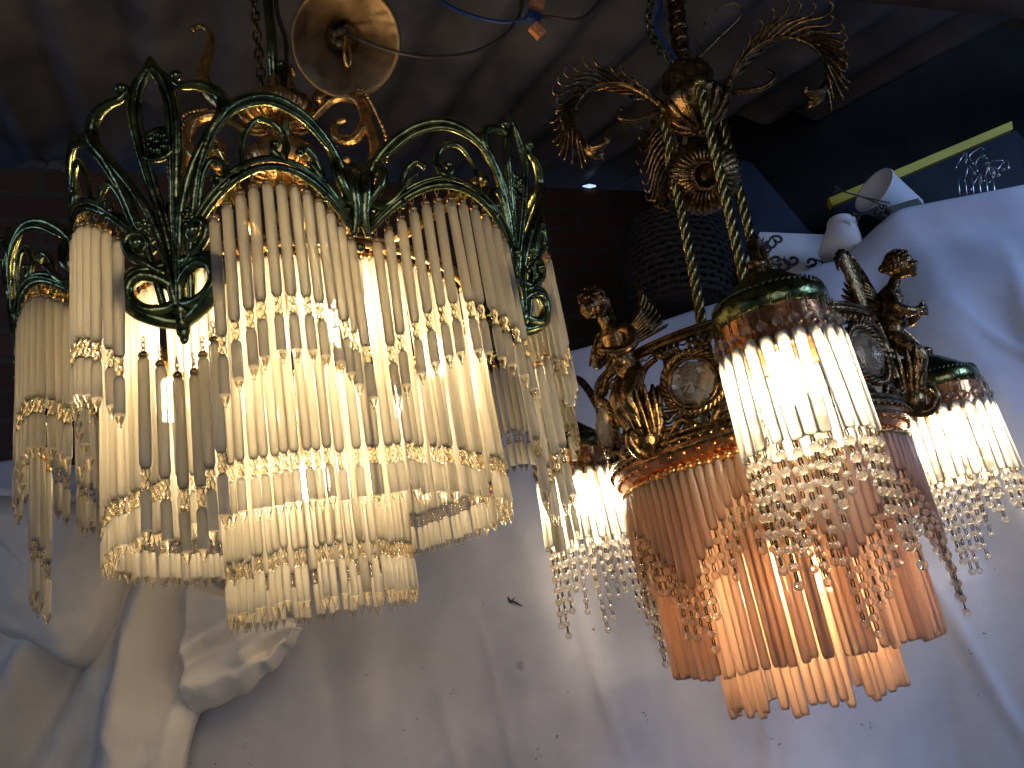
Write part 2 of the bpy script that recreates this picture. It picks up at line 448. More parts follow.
# S scroll arms with pearl edge round the column
def radial(th, r, h): a = R(th); return Vector((LC.x+r*math.sin(a), LC.y-r*math.cos(a), h))
def scroll(th):
    mb = MB()
    main = [(.045, .77), (.085, .80), (.118, .79), (.128, .755), (.108, .725), (.082, .735), (.084, .757), (.10, .76)]
    mb.tube(crom([radial(th, r, h) for r, h in main], 6), [.005, .008, .009, .008, .007, .005, .003], 8)
    horn = [(.06, .80), (.090, .835), (.100, .875), (.088, .915), (.086, .945), (.098, .962), (.112, .955)]
    mb.tube(crom([radial(th, r, h) for r, h in horn], 6), [.010, .013, .010, .006, .0042, .004, .005], 8)
    low = [(.128, .755), (.135, .70), (.115, .655), (.085, .665), (.082, .69), (.098, .695)]
    mb.tube(crom([radial(th, r, h) for r, h in low], 6), [.007, .008, .0075, .006, .004], 8)
    mb.tube(crom([radial(th, r, h) for r, h in ((.115, .655), (.10, .60), (.05, .57), (.016, .56))], 6), [.005, .0055, .005], 8)
    for side in (-1, 1):
        c = crom([radial(th+side*2.5, r+.007, h) for r, h in ((.09, .81), (.122, .80), (.138, .755), (.146, .70), (.122, .645))], 7)
        for p in c: mb.ball(p, .0024, 0, 6)
    for i in range(7):
        t = i/6; c = radial(th, .080+.020*t-.006*t*t, .812+.065*t); 
        n_ = Vector((math.cos(R(th)), math.sin(R(th)), 0))
        mb.tube([c-n_*(.011-.006*t), c+Vector((0, 0, .004)), c+n_*(.011-.006*t)], .0018, 5)
    mb.build('scroll_arm', M_brass, left, True)
for th in (-80, 86, 178): scroll(th)
# bulbs: holder, cup and lit globe, between the middle ring and the inner ring
for k in range(6):
    th = -28+60*k
    p = radial(th, .172, 0); z = .405
    mb = MB(); mb.lathe([(0, z+.052), (.008, z+.05), (.0125, z+.045), (.0125, z+.012), (.009, z+.008), (0, z+.008)][::-1], 14, 0, Matrix.Translation((p.x, p.y, 0)))
    mb.tube([(p.x, p.y, z+.05), radial(th, .10, z+.075), radial(th, .02, z+.085)], .0045, 8, 0)
    h = mb.build('bulb_holder', M_brass, left, True)
    mb = MB(); mb.lathe([(0, z-.048), (.012, z-.045), (.0195, z-.034), (.0215, z-.022), (.0185, z-.008), (.011, z+.005), (.0085, z+.0105)], 18, 0, Matrix.Translation((p.x, p.y, 0)))
    b = mb.build('bulb', M_bulbL, h); 
mb = MB(); T = Matrix.Translation((LC.x, LC.y, 0))
mb.lathe([(0, .325), (.0125, .323), (.0125, .285), (.009, .28), (0, .28)][::-1], 14, 0, T); mb.tube([LC+Vector((0, 0, .32)), LC+Vector((0, 0, .475))], .005, 8)
h = mb.build('bulb_holder', M_brass, left, True)
mb = MB(); mb.lathe([(0, .222), (.012, .225), (.0195, .236), (.0215, .248), (.0185, .262), (.011, .275), (.0085, .281)], 18, 0, T); mb.build('bulb', M_bulbL, h)
# top chain and pipe to the roof
def roof_z(x, y):
    w = -math.sin(R(22))*x+math.cos(R(22))*y; return 1.40+.28*(w-2.0)
top = roof_z(LC.x, LC.y)-.012
mb = MB(); mb.tube([LC+Vector((0, 0, .84)), LC+Vector((.003, 0, .95)), LC+Vector((.0, 0, top))], .0075, 12)
mb.tube([LC+Vector((.016, -.01, .70)), LC+Vector((.013, -.012, .80)), LC+Vector((.016, -.012, .87))], .0042, 8)
mb.ball(LC+Vector((.016, -.012, .872)), .0065, 0, 8)
mb.build('hanging_pipe', M_green, left, True)
mb = MB(); z = .86; i = 0
while z < top:
    pts = [LC+Vector((-.020, .004, z))+(Vector((math.cos(a)*.006, 0, math.sin(a)*.0115)) if i % 2 else Vector((0, math.cos(a)*.006, math.sin(a)*.0115))) for a in [2*math.pi*j/12 for j in range(12)]]
    mb.tube(pts, .0018, 6, closed=True); z += .0175; i += 1
mb.build('chain', M_dark, left, True)
mb = MB(); mb.tube(crom([LC+Vector((.01, .012, .84)), LC+Vector((.02, .014, .93)), LC+Vector((.012, .01, 1.0)), LC+Vector((.02, .01, top))], 6), .0035, 8)
mb.build('flex', M_wire, left, True)

# =================================================================== RIGHT CHANDELIER
RC = Vector((.32, 1.15, 0))
right = empty('cherub_chandelier', (RC.x, RC.y, -.115), 'dark bronze basket chandelier with cherubs, three bead fringed lamps and peach glass rods', 'chandelier')
def G(th, h, off=0.0, r=.2): a = R(th); return Vector((RC.x+(r+off)*math.sin(a), RC.y-(r+off)*math.cos(a), h))
G0 = 8.0
def rscore(p, pen=0):
    f = (RC-Vector((p.x, p.y, 0))).normalized().y; return p.length+pen-.3*f
# gallery rims
mb = MB()
for h, w, off in ((.340, .0055, 0), (.347, .003, .001), (.216, .006, 0), (.224, .0035, .002), (.206, .004, -.002)):
    mb.tube([G(5*i, h, off) for i in range(72)], w, 8, closed=True)
for i in range(90):
    mb.ball(G(4*i, .212, .0055), .0026, 0, 5)
    mb.tube([G(4*i, .333, -.002), G(4*i+2, .3285, .001), G(4*i+4, .333, -.002)], .0013, 5)
mb.build('gallery_rim', M_dark, right, True)
mb = MB(); mb.lathe([(.203, .214), (.202, .207), (.196, .197), (.190, .193), (.187, .186), (.15, .198), (.08, .222), (.03, .235), (0, .237)], 64, 0, Matrix.Translation((RC.x, RC.y, 0)))
for i in range(60): mb.ball(G(6*i+1.5, .199, -.002), .0030, 0, 6)
mb.build('copper_pan', M_copper, right, True)
def panel(thc):
    """one open work medallion: rope ring round a cut crystal with scrolls beside it"""
    def P(u, h, off=0): return G(thc+math.degrees(u/.2), h, off)
    hc = .279; mb = MB()
    for s_ in range(3):
        pts = [P((.0385+.0032*math.cos(i*1.05+s_*2.094))*math.cos(2*math.pi*i/66), hc+(.0385+.0032*math.cos(i*1.05+s_*2.094))*math.sin(2*math.pi*i/66), .004+.0032*math.sin(i*1.05+s_*2.094)) for i in range(66)]
        mb.tube(pts, .0026, 6, closed=True)
    mb.tube([P(.031*math.cos(a), hc+.031*math.sin(a), .003) for a in [2*math.pi*i/36 for i in range(36)]], .0028, 6, closed=True)
    for sg in (1, -1):
        for c in (((.040, .325), (.062, .318), (.075, .296), (.068, .272), (.052, .268), (.048, .283), (.058, .290)),
                  ((.038, .232), (.060, .236), (.078, .252), (.090, .243), (.086, .229), (.074, .230)),
                  ((.012, .330), (.024, .322), (.036, .330), (.046, .339)),
                  ((.078, .335), (.094, .318), (.098, .295), (.088, .285), (.082, .298)),
                  ((.010, .224), (.024, .238), (.040, .228), (.052, .219)),
                  ((.098, .222), (.104, .26), (.100, .30), (.104, .335))):
            mb.tube(crom([P(sg*u, h, .002) for u, h in c], 5), [.0035, .0048, .005, .0048, .0042, .003], 7)
        mb.ball(P(sg*.058, .281, .003), .0075, 0, 7); mb.ball(P(sg*.076, .234, .003), .006, 0, 7); mb.ball(P(sg*.086, .295, .003), .006, 0, 7)
        for q in range(5):                                        # leaf fingers
            a = .35+q*.32
            mb.tube(crom([P(sg*.088, .262, 0), P(sg*(.088+.012*math.cos(a)), .262+.014*math.sin(a), .008), P(sg*(.088+.018*math.cos(a)), .262+.026*math.sin(a), .002)], 4), [.004, .0038, .0012], 6)
        for q in range(4):
            mb.tube(crom([P(sg*(.006+.008*q), .321, 0), P(sg*(.008+.009*q), .327, .006), P(sg*(.006+.009*q), .337, 0)], 3), .003, 6)
    o = mb.build('medallion_panel', M_dark, right, True)
    jb = MB(); T = Matrix.Translation(P(0, hc, .002)) @ Vector((math.sin(R(thc)), -math.cos(R(thc)), 0)).to_track_quat('Z', 'Y').to_matrix().to_4x4()
    jb.lathe([(0, -.006), (.018, -.005), (.0285, 0), (.0255, .006), (.0165, .0125), (0, .0135)], 8, 0, T, flat=True)
    jb.build('cut_jewel', M_jewel, o)
for k in range(3):
    panel(G0-38+120*k); panel(G0+29+120*k)
# --- cherubs: one continuous cast body, wings and hair as children
def remeshed(mb, name, voxel, mat, smooth=3):
    me = mb.mesh(name+'_src', [mat]); o = bpy.data.objects.new(name+'_src', me); col.objects.link(o)
    m = o.modifiers.new('r', 'REMESH'); m.mode = 'VOXEL'; m.voxel_size = voxel
    s_ = o.modifiers.new('s', 'SMOOTH'); s_.iterations = smooth; s_.factor = .5
    dg = bpy.context.evaluated_depsgraph_get(); ev = o.evaluated_get(dg)
    out = bpy.data.meshes.new_from_object(ev); out.name = name
    bpy.data.objects.remove(o); 
    out.polygons.foreach_set('use_smooth', [True]*len(out.polygons)); out.materials.clear(); out.materials.append(mat)
    return out
def cherub_meshes():
    b = MB()
    def limb(pts, rr, n=10): b.tube(crom(pts, 5), rr, n)
    limb([(.006, 0, .070), (.004, 0, .088), (.010, 0, .106), (.016, 0, .124), (.019, 0, .138), (.026, 0, .150), (.031, 0, .158)], [.010, .0165, .0145, .0155, .0165, .008, .007], 14)
    b.ball((.006, -.007, .084), .0115, 0, 8); b.ball((.006, .007, .084), .0115, 0, 8); b.ball((.018, 0, .104), .0115, 0, 8)
    H = Vector((.040, 0, .174))
    b.ball(H, .0165, 0, 12, (1.05, .92, 1.06)); b.ball(H+Vector((.008, 0, -.007)), .0115, 0, 10, (1, .95, .95))
    for s_ in (-1, 1):
        b.ball(H+Vector((.0105, s_*.0065, -.0065)), .0062, 0, 8)               # cheek
        b.ball(H+Vector((.0125, s_*.0052, .0045)), .0042, 0, 8, (1, 1.2, .6))  # brow
        b.ball(H+Vector((.0135, s_*.0048, .0000)), .0026, 0, 8)                # eye
        b.ball(H+Vector((-.001, s_*.0150, -.002)), .0038, 0, 8, (1, .5, 1.3))  # ear
        limb([(.017, s_*.014, .138), (.016, s_*.024, .130), (.020, s_*.029, .114), (.033, s_*.023, .106), (.044, s_*.010, .110)], [.0085, .0078, .0068, .0062, .0042])
        hb = Vector((.046, s_*.008, .1105)); b.ball(hb, .0048, 0, 8, (1.1, .8, 1))
        for q in range(4):
            d = Vector((.0085-.001*abs(q-1.3), -s_*.004, .004-.0027*q)); p0 = hb+Vector((.001, 0, .003-.0021*q))
            limb([p0, p0+d*.55, p0+d+Vector((-.001, -s_*.003, -.0005))], [.0014, .0013, .0011], 6)
        limb([hb+Vector((-.001, 0, .003)), hb+Vector((.003, -s_*.001, .0075)), hb+Vector((.006, -s_*.0025, .0085))], [.0016, .0014, .0012], 6)
        limb([(.008, s_*.008, .082), (.021, s_*.0095, .066), (.028, s_*.009, .052), (.020, s_*.008, .036), (.013, s_*.007, .020), (.022, s_*.0075, .013)], [.0115, .0105, .0085, .0078, .0055, .0042])
    b.ball(H+Vector((.0188, 0, -.003)), .0032, 0, 8, (1, .8, .9)); b.ball(H+Vector((.0165, 0, .001)), .0024, 0, 8)      # nose
    b.ball(H+Vector((.0168, 0, -.0095)), .0026, 0, 8, (.8, 1.5, .5)); b.ball(H+Vector((.0165, 0, -.0118)), .0025, 0, 8, (.8, 1.3, .5)); b.ball(H+Vector((.0125, 0, -.0155)), .0045, 0, 8)
    body = remeshed(b, 'cherub', .00105, M_dark, 2)
    hb = MB(); rnd = random.Random(3)
    for i in range(46):
        a = rnd.uniform(0, 6.28); e = rnd.uniform(-.25, 1.5)
        d = Vector((math.cos(a)*math.cos(e), math.sin(a)*math.cos(e), math.sin(e)))
        if d.x > .55 and d.z < .55: continue
        p = H+Vector((d.x*.0160, d.y*.0150, d.z*.0172)); t = d.orthogonal().normalized(); t2 = d.cross(t)
        hb.tube([p+t*(.0045*math.cos(q*.9)*(1-q*.1))+t2*(.0045*math.sin(q*.9)*(1-q*.1))+d*(.0006*q) for q in range(7)], [.0026, .0022, .0014], 6)
    hb.ball(H+Vector((-.002, 0, .003)), .0166, 0, 10, (1, .96, 1.02)); hb.ball(H+Vector((-.018, 0, .002)), .0062, 0, 8)
    hair = hb.mesh('hair', [M_dark])
    w = MB()
    for q in range(8):                                               # feathers fan back and up
        t = q/7
        root_ = Vector((.004-.005*t, .010, .139-.020*t))
        tip = Vector((-.016-.034*t, .030+.012*t, .214-.072*t))
        mid = root_.lerp(tip, .55)+Vector((-.010, .010, .004))
        w.tube(crom([root_, mid, tip], 6), [.0042, .0058, .0056, .0020], 8, flat=.5, up=(0, 1, .2))
        w.tube(crom([root_+Vector((0, .0025, 0)), mid+Vector((0, .0030, 0)), tip], 6), [.0012, .0012, .0006], 5)
    for q in range(5):
        t = q/4; root_ = Vector((.006, .011, .141-.012*t)); tip = Vector((-.012-.012*t, .030, .176-.028*t))
        w.tube(crom([root_, root_.lerp(tip, .5)+Vector((-.004, .009, .002)), tip], 5), [.0040, .0054, .0018], 8, flat=.6, up=(0, 1, .2))
    wp = Vector((.004, .010, .130)); w.v = [tuple(wp+(Vector(q)-wp)*.80) for q in w.v]; wing_r = w.mesh('wing', [M_dark])
    w2 = MB(); w2.merge(w, Matrix.Diagonal((1, -1, 1, 1))); w2.f = [f[::-1] for f in w2.f]; wing_l = w2.mesh('wing', [M_dark])
    p = MB()                                                         # acanthus pedestal the figure rises from
    for q in range(11):
        a = -2.0+q*.4; c, s_ = math.cos(a), math.sin(a)
        for dz, L in ((0, .072), (.012, .05)):
            p.tube(crom([(.002, 0, -.012+dz), (.016*c, .018*s_, .014+dz), (.026*c+.004, .028*s_, .030+dz+L*.2), (.034*c+.004, .034*s_, .012+dz+L*.8)], 5), [.006, .0085, .0075, .003], 7, flat=.55, up=(c, s_, .1))
    p.ball((.006, 0, .006), .018, 0, 10, (1, 1.1, 1.2)); p.ball((.008, 0, .044), .013, 0, 8, (1, 1, 1.5))
    p.tube(crom([(.0, 0, -.008), (.022, 0, -.012), (.036, 0, .004), (.030, 0, .016), (.022, 0, .010)], 5), [.007, .007, .006, .004], 8)
    p.v = [(x*.86, y*.80, z*.92) for x, y, z in p.v]; return body, hair, wing_r, wing_l, p.mesh('acanthus_pedestal', [M_dark])
CM = cherub_meshes()
for k in range(3):
    th = G0-60+120*k
    if k == 2: th = G0+180
    if k == 1: th = G0+60
    a = R(th)
    # outward is local +x
    T = Matrix.Translation(G(th, .222, .006)) @ Matrix.Rotation(a-math.pi/2, 4, 'Z') @ Matrix.Scale(1.1, 4)
    body = link('cherub', CM[0], right); body.matrix_parent_inverse = WM[right.name].inverted(); body.matrix_basis = T
    for nm, me in (('hair', CM[1]), ('wing', CM[2]), ('wing', CM[3])):
        o = bpy.data.objects.new(nm, me); col.objects.link(o); o.parent = body
    o = link('acanthus_pedestal', CM[4], right); o.matrix_parent_inverse = WM[right.name].inverted(); o.matrix_basis = T
def spray(th, h, n=9, s=1.0):
    """leaf spray standing on the rim beside a cherub"""
    mb = MB(); b = G(th, h, -.004); o_ = Vector((math.sin(R(th)), -math.cos(R(th)), 0)); t_ = Vector((math.cos(R(th)), math.sin(R(th)), 0))
    for q in range(n):
        u = (q/(n-1)-.5)*2
        mb.tube(crom([b+t_*(u*.006*s), b+t_*(u*.016*s)+Vector((0, 0, .032*s)), b+t_*(u*.036*s)+Vector((0, 0, (.062-.014*u*u)*s)), b+t_*(u*.054*s)+o_*.004+Vector((0, 0, (.060-.03*u*u)*s))], 5), [.003, .0038, .0036, .0016], 6)
    mb.build('leaf_spray', M_dark, right, True)
for th in (G0+44, G0+180-15, G0-76): spray(th, .343, 9, 1.45 if th > G0 and th < 100 else 1.0)
# --- suspension: three twisted rods, body, acanthus leaves, fluted shade
BC = Vector((.372, 1.15, 0))
for th in (-92, 0, 118):
    a = Vector((BC.x+.052*math.sin(R(th)), BC.y-.052*math.cos(R(th)), .785)); b = Vector((RC.x+.02+.06*math.sin(R(th)), RC.y-.06*math.cos(R(th)), .225))
    mb = MB(); n = 120
    d = (b-a); x = d.orthogonal().normalized(); y = d.normalized().cross(x)
    for s_ in range(3):
        mb.tube([a+d*(i/n)+x*(.0044*math.cos(i*.5+s_*2.094))+y*(.0044*math.sin(i*.5+s_*2.094)) for i in range(n+1)], .0046, 7)
    mb.ball(a+Vector((0, 0, .006)), .011, 0, 8); mb.ball(a-Vector((0, 0, .012)), .008, 0, 8); mb.ball(b, .011, 0, 8)
    mb.build('twisted_rod', M_tinted_brass, right, True)
def BT(x=0): return Matrix.Translation((BC.x+x, BC.y, 0))
mb = MB(); mb.lathe([(0, .742), (.010, .744), (.022, .752), (.040, .765), (.050, .782), (.054, .79), (.052, .797), (.040, .803), (.036, .82), (.043, .835), (.040, .85), (.02, .862), (.013, .872), (.013, .90)], 32, 0, BT(), 0)
for i in range(12):
    a = i*math.pi/6
    mb.tube(crom([(BC.x+r*math.sin(a), BC.y-r*math.cos(a), h) for r, h in ((.012, .742), (.033, .755), (.052, .779), (.055, .79))], 4), [.002, .004, .005, .002], 6)
mb.ball((BC.x, BC.y, .737), .008, 0, 8)
mb.build('crown_body', M_dark, right, True)
def acanthus(th, s=1.0):
    mb = MB(); o_ = Vector((math.sin(R(th)), -math.cos(R(th)), 0)); t_ = Vector((math.cos(R(th)), math.sin(R(th)), 0)); b = Vector((BC.x, BC.y, 0))
    main = [(.045, .795), (.07, .822), (.10, .838), (.132, .834), (.155, .812), (.166, .782), (.160, .752)]
    C = crom([b+o_*(r*s)+Vector((0, 0, .79+(h-.79)*s)) for r, h in main], 6)
    mb.tube(C, [.007, .0055, .0045, .0035, .002], 8)
    m = len(C)
    for i in range(2, m-1):                                           # leaf lobes along both sides of the vein, curling down
        t = i/m
        if i % 2: continue
        L = (.020+.022*math.sin(math.pi*t)+random.uniform(-.004, .004))*s
        tan = (C[i+1]-C[i-1]).normalized()
        for sg in (-1, 1):
            e = C[i]+tan*(L*1.15)+t_*(sg*L*.62)-Vector((0, 0, L*.10))+o_*(L*.15)
            mb.tube(crom([C[i], C[i].lerp(e, .5)+t_*(sg*L*.06)+Vector((0, 0, L*.12)), e, e+tan*(L*.25)+t_*(sg*L*.12)+Vector((0, 0, L*.16)), e+tan*(L*.18)+t_*(sg*L*.2)+Vector((0, 0, L*.3))], 4), [.0028, .0036, .003, .0022, .0012], 6, flat=.6)
    e = C[-1]
    for q in range(5):
        u = q-2; mb.tube(crom([e, e+t_*(u*.006)-o_*.012-Vector((0, 0, .018)), e+t_*(u*.011)-o_*(.026+.004*abs(u))-Vector((0, 0, .020)), e+t_*(u*.012)-o_*(.030)-Vector((0, 0, .010))], 4), [.004, .0042, .0034, .002], 6)
    mb.tube(crom([b+o_*.05*s+Vector((0, 0, .785)), b+o_*.085*s+Vector((0, 0, .772)), b+o_*.105*s+Vector((0, 0, .782)), b+o_*.098*s+Vector((0, 0, .800))], 5), [.005, .005, .004, .003], 7)
    mb.build('acanthus_leaf', M_dark, right, True)
for th in (-84, 70, 185): acanthus(th, 1.22)
# fluted bell with a rope edged ring opening, hung between the rods
mb = MB(); c = atY(705, 176, 1.135); ax = Vector((-.12, -.80, -.42)).normalized()
T = Matrix.Translation(c) @ ax.to_track_quat('Z', 'Y').to_matrix().to_4x4() @ Matrix.Scale(.92, 4)
mb.lathe([(.0185, .010), (.0215, .012), (.0235, .006), (.026, .0), (.044, -.006), (.060, -.016), (.064, -.024), (.050, -.032), (.018, -.05)][::-1], 72, 0, T, 36, .03)
for i in range(36):
    a = 2*math.pi*i/36; mb.tube([T @ Vector((q*math.cos(a), q*math.sin(a), z)) for q, z in ((.025, .002), (.044, -.004), (.062, -.016))], [.0012, .0022, .0028], 5)
mb.lathe([(.0185, .010), (.0175, -.02), (.0, -.022)], 24, 0, T)
for i in range(26):
    a = 2*math.pi*i/26; mb.ball(T @ Vector((.022*math.cos(a), .022*math.sin(a), .010)), .0030, 0, 6)
mb.tube([T @ Vector((0, 0, -.055)), T @ Vector((0, .0, -.09)), Vector((BC.x, BC.y, .742))], .006, 8)
mb.build('fluted_cup', M_dark, right, True)
top = Vector((.405, 1.16, roof_z(.405, 1.16)-.012))
mb = MB(); a = Vector((BC.x, BC.y, .87)); d = top-a
for s_ in range(4):
    mb.tube([a+d*(i/50)+Vector((.006*math.cos(i*.5+s_*1.571), .006*math.sin(i*.5+s_*1.571), 0)) for i in range(51)], .0085, 7)
for i in range(16):
    mb.ball(a+d*(i/16+.03), .0165 if i % 2 else .0135, 0, 7, (1, 1, .6))
mb.build('ornate_stem', M_dark, right, True)
mb = MB(); cpts = crom([a+Vector((-.012, -.01, -.02)), a+Vector((-.035, -.012, .03)), a+Vector((-.040, -.012, .085)), a+Vector((-.02, -.01, .14)), a+Vector((.0, -.005, .20))], 5)
for i in range(len(cpts)-1):
    p, q = cpts[i], cpts[i+1]; d = (q-p); x = d.orthogonal().normalized(); y = d.normalized().cross(x); z = x if i % 2 else y
    mb.tube([(p+q)/2+d*.62*math.sin(t)+z*.0055*math.cos(t) for t in [2*math.pi*j/12 for j in range(12)]], .0020, 6, closed=True)
mb.build('chain', M_green, right, True)
mb = MB(); mb.tube(crom([a+Vector((.02, -.02, -.02)), a+Vector((.05, -.02, .06)), a+Vector((.10, -.02, .085)), a+Vector((.11, -.02, .06)), a+Vector((.06, -.02, .02)), a+Vector((.02, -.02, -.01))], 7), .0013, 6)
mb.build('bare_wire', M_brass, right, True)
mb = MB(); mb.tube(crom([a+Vector((-.012, -.014, .0)), a+Vector((-.03, -.014, .07)), a+Vector((-.012, -.014, .12)), a+Vector((-.03, -.014, .20)), Vector((.37, 1.15, roof_z(.37, 1.15)-.012))], 7), .0042, 8)
mb.build('blue_flex', M_bluewire, right, True)
# --- rods of the three tiers
prods = RodSet(right, 'peach_rod'); strands = RodSet(right, 'bead_strand')
def rkind(L, r=.0056): return mk_kind(.006, L, r, 0, 1, (M_peach, M_brass))
RK = {}
def strand_kind(n, rb=.0053):
    mb = MB(); z = 0
    for i in range(n):
        ring_chain(mb, z+.0008, z-.0078, 1, 1, .0022, .0009); z -= .007
        mb.ball((0, 0, z-rb), rb, 0, 8); z -= 2*rb
    return (mb, mb.mesh('bead_strand', [M_bead, M_dark]), None, None)
SK = {n: strand_kind(n) for n in range(1, 11)}
NA = 98
for i in range(NA):
    th = 360*i/NA; x = ((th-(G0-60)) % 60)/60.0; s_ = abs(x-.5)*2            # 1 at a cherub or lamp arm, 0 at a jewel
    L = round(.050+.095*s_**1.5, 2)
    if L not in RK: RK[L] = rkind(L)
    p = G(th, .188+random.gauss(0, .001), -.008); prods.add(p, RK[L], rscore(p))
    q = p.copy(); q.z -= L+.008; nb = 2+int(round(2*abs(math.sin(i*.9))))+(1 if s_ > .75 else 0)
    strands.add(q, SK[nb], rscore(p))
def tier(r, h1, L, n, kname, jit=.002, sk=()):
    k = rkind(L)
    for i in range(n):
        if i in sk: continue
        a = 360*i/n+random.uniform(-.6, .6); p = Vector((RC.x+r*math.sin(R(a))-.008, RC.y-r*math.cos(R(a)), h1+L+.007+random.gauss(0, jit)))
        prods.add(p, k, rscore(p, .10 if r > .13 else .18))
tier(.166, -.062, .235, 94, 'b'); tier(.106, -.116, .20, 60, 'c', .004, (2, 7, 11, 53))
mb = MB()
for r, h in ((.166, .181), (.106, .093)):
    mb.tube([(RC.x-.008+r*math.sin(R(5*i)), RC.y-r*math.cos(R(5*i)), h) for i in range(72)], .0035, 6, closed=True)
for q in range(3):
    a = R(40+120*q); 
    mb.tube([(RC.x-.008+.166*math.sin(a), RC.y-.166*math.cos(a), .181), (RC.x-.008+.106*math.sin(a), RC.y-.106*math.cos(a), .093)], .0028, 6)
    mb.tube([(RC.x-.008+.166*math.sin(a), RC.y-.166*math.cos(a), .181), (RC.x+.187*math.sin(a), RC.y-.187*math.cos(a), .192)], .0028, 6)
mb.build('tier_ring', M_brass, right, True)
prods.finish(100); strands.finish(100)
# body bulbs
for (dx, dy) in ((-.035, -.035), (.055, .03)):
    T = Matrix.Translation((RC.x+dx, RC.y+dy, .062))
    mb = MB(); mb.lathe([(0, .056), (.0125, .054), (.0125, .016), (.009, .008), (0, .008)][::-1], 14, 0, T); mb.tube([T @ Vector((0, 0, .052)), Vector((RC.x+dx*.5, RC.y+dy*.5, .23))], .005, 8)
    h = mb.build('bulb_holder', M_brass, right, True)
    mb = MB(); mb.lathe([(0, -.052), (.013, -.048), (.021, -.036), (.0225, -.024), (.019, -.008), (.011, .005), (.0085, .0105)], 18, 0, T); mb.build('bulb', M_bulbB, h)
# --- three lamps
def lamp(c, s=1.0, arm_th=0, seed=0):
    rnd = random.Random(seed)
    T = Matrix.Translation(c) @ Matrix.Diagonal((.9, .9, 1, 1))
    mb = MB()
    mb.lathe([(0, .068), (.010, .068), (.014, .060), (.020, .058), (.030, .051), (.044, .041), (.055, .033), (.060, .026), (.0665, .023), (.0705, .019), (.0705, .003), (.067, .0), (.064, .0), (.064, .016), (.03, .03), (0, .032)][::-1], 48, 0, T)
    for i in range(56):
        a = 2*math.pi*i/56; mb.tube([T @ Vector((.068*math.cos(a), .068*math.sin(a), .0235)), T @ Vector((.0655*math.cos(a+.07), .0655*math.sin(a+.07), .0275))], .0016, 5)
    cap = mb.build('lamp_cap', M_green, right, True)
    a0 = G(arm_th, .30, .0); top_ = T @ Vector((0, 0, .07)); hi = a0.lerp(top_, .55)+Vector((0, 0, .075))
    ab = MB(); ab.tube(crom([a0, a0.lerp(hi, .5)+Vector((0, 0, .02)), hi, top_.lerp(hi, .4)+Vector((0, 0, .02)), top_-Vector((0, 0, .006))], 7), [.007, .0068, .006, .006, .0065], 10)
    ab.ball(top_, .012, 0, 8, (1, 1, .7)); ab.build('lamp_arm', M_dark, right, True)
    cb = MB(); cb.lathe([(.0655, .002), (.0655, -.040), (.0665, -.043), (.0640, -.045), (.0625, -.040), (.0625, .002)][::-1], 48, 0, T)
    cb.build('collar', M_copper, cap)
    nr = 24
    # each hook: short chain, pearl, flat satin rod, bead strand
    zig = [2, 3, 5, 7, 8, 6, 4, 3]
    Lr = .112
    pm = MB(); ring_chain(pm, 0, -.020, 2, 1, .0018, .0006); pm.ball((0, 0, -.0254), .0058, 0, 9); ring_chain(pm, -.030, -.036, 1, 1, .0018, .0006)
    pme = pm.mesh('pearl_link', [M_bead, M_dark])
    rm = MB(); rm.lathe([(0, 0), (.0060, -.001), (.0074, -.004), (.0074, -Lr+.003), (.0066, -Lr), (0, -Lr)][::-1], 8, 0, Matrix.Diagonal((1, .55, 1, 1)))
    rme = rm.mesh('satin_rod', [M_white])
    order = sorted(range(nr), key=lambda i: c.y-math.cos(2*math.pi*i/nr))
    for i in range(nr):
        a = 2*math.pi*i/nr; x, y = .0655*math.sin(a), -.0655*math.cos(a)
        rot = Matrix.Rotation(a, 4, 'Z') @ Matrix.Rotation(rnd.gauss(0, .025), 4, 'Y') @ Matrix.Rotation(-.03+rnd.gauss(0, .015), 4, 'X')
        z1 = .004+rnd.gauss(0, .0012)
        o = bpy.data.objects.new('pearl_link', pme); col.objects.link(o); o.parent = cap; o.matrix_parent_inverse = Matrix(); o.matrix_basis = Matrix.Translation(c+Vector((x, y, z1))-WM[right.name].translation) @ rot
        o = bpy.data.objects.new('satin_rod', rme); col.objects.link(o); o.parent = cap; o.matrix_basis = Matrix.Translation(c+Vector((x, y, z1-.036))-WM[right.name].translation) @ rot
        n = zig[i % 8]
        o = bpy.data.objects.new('bead_strand', SK[n][1]); col.objects.link(o); o.parent = cap; o.matrix_basis = Matrix.Translation(c+Vector((x, y, z1-.036-Lr))-WM[right.name].translation) @ rot
        if i % 5 == 0:                                                # an inner curtain of strands on short hooks
            n = zig[(i+3) % 8]; x, y = x*.86, y*.86
            o = bpy.data.objects.new('bead_strand', SK[n][1]); col.objects.link(o); o.parent = cap; o.matrix_basis = Matrix.Translation(c+Vector((x, y, z1-.10))-WM[right.name].translation) @ rot
    hb = MB(); hb.lathe([(0, .032), (.013, .03), (.013, -.034), (.010, -.038), (0, -.038)][::-1], 14, 0, T); hb.build('bulb_holder', M_brass, cap)
    bb = MB(); bb.lathe([(0, -.104), (.013, -.101), (.022, -.090), (.0245, -.076), (.021, -.058), (.012, -.042), (.0095, -.0365)], 20, 0, T); bb.build('bulb', M_bulbR, cap)
    return cap
LAMPS = [(Vector((.296, .862, .298)), G0, 1), (Vector((.078, 1.345, .296)), -112, 2), (Vector((.672, 1.30, .282)), 116, 3)]
for c_, th_, s_ in LAMPS: lamp(c_, 1, th_, s_)

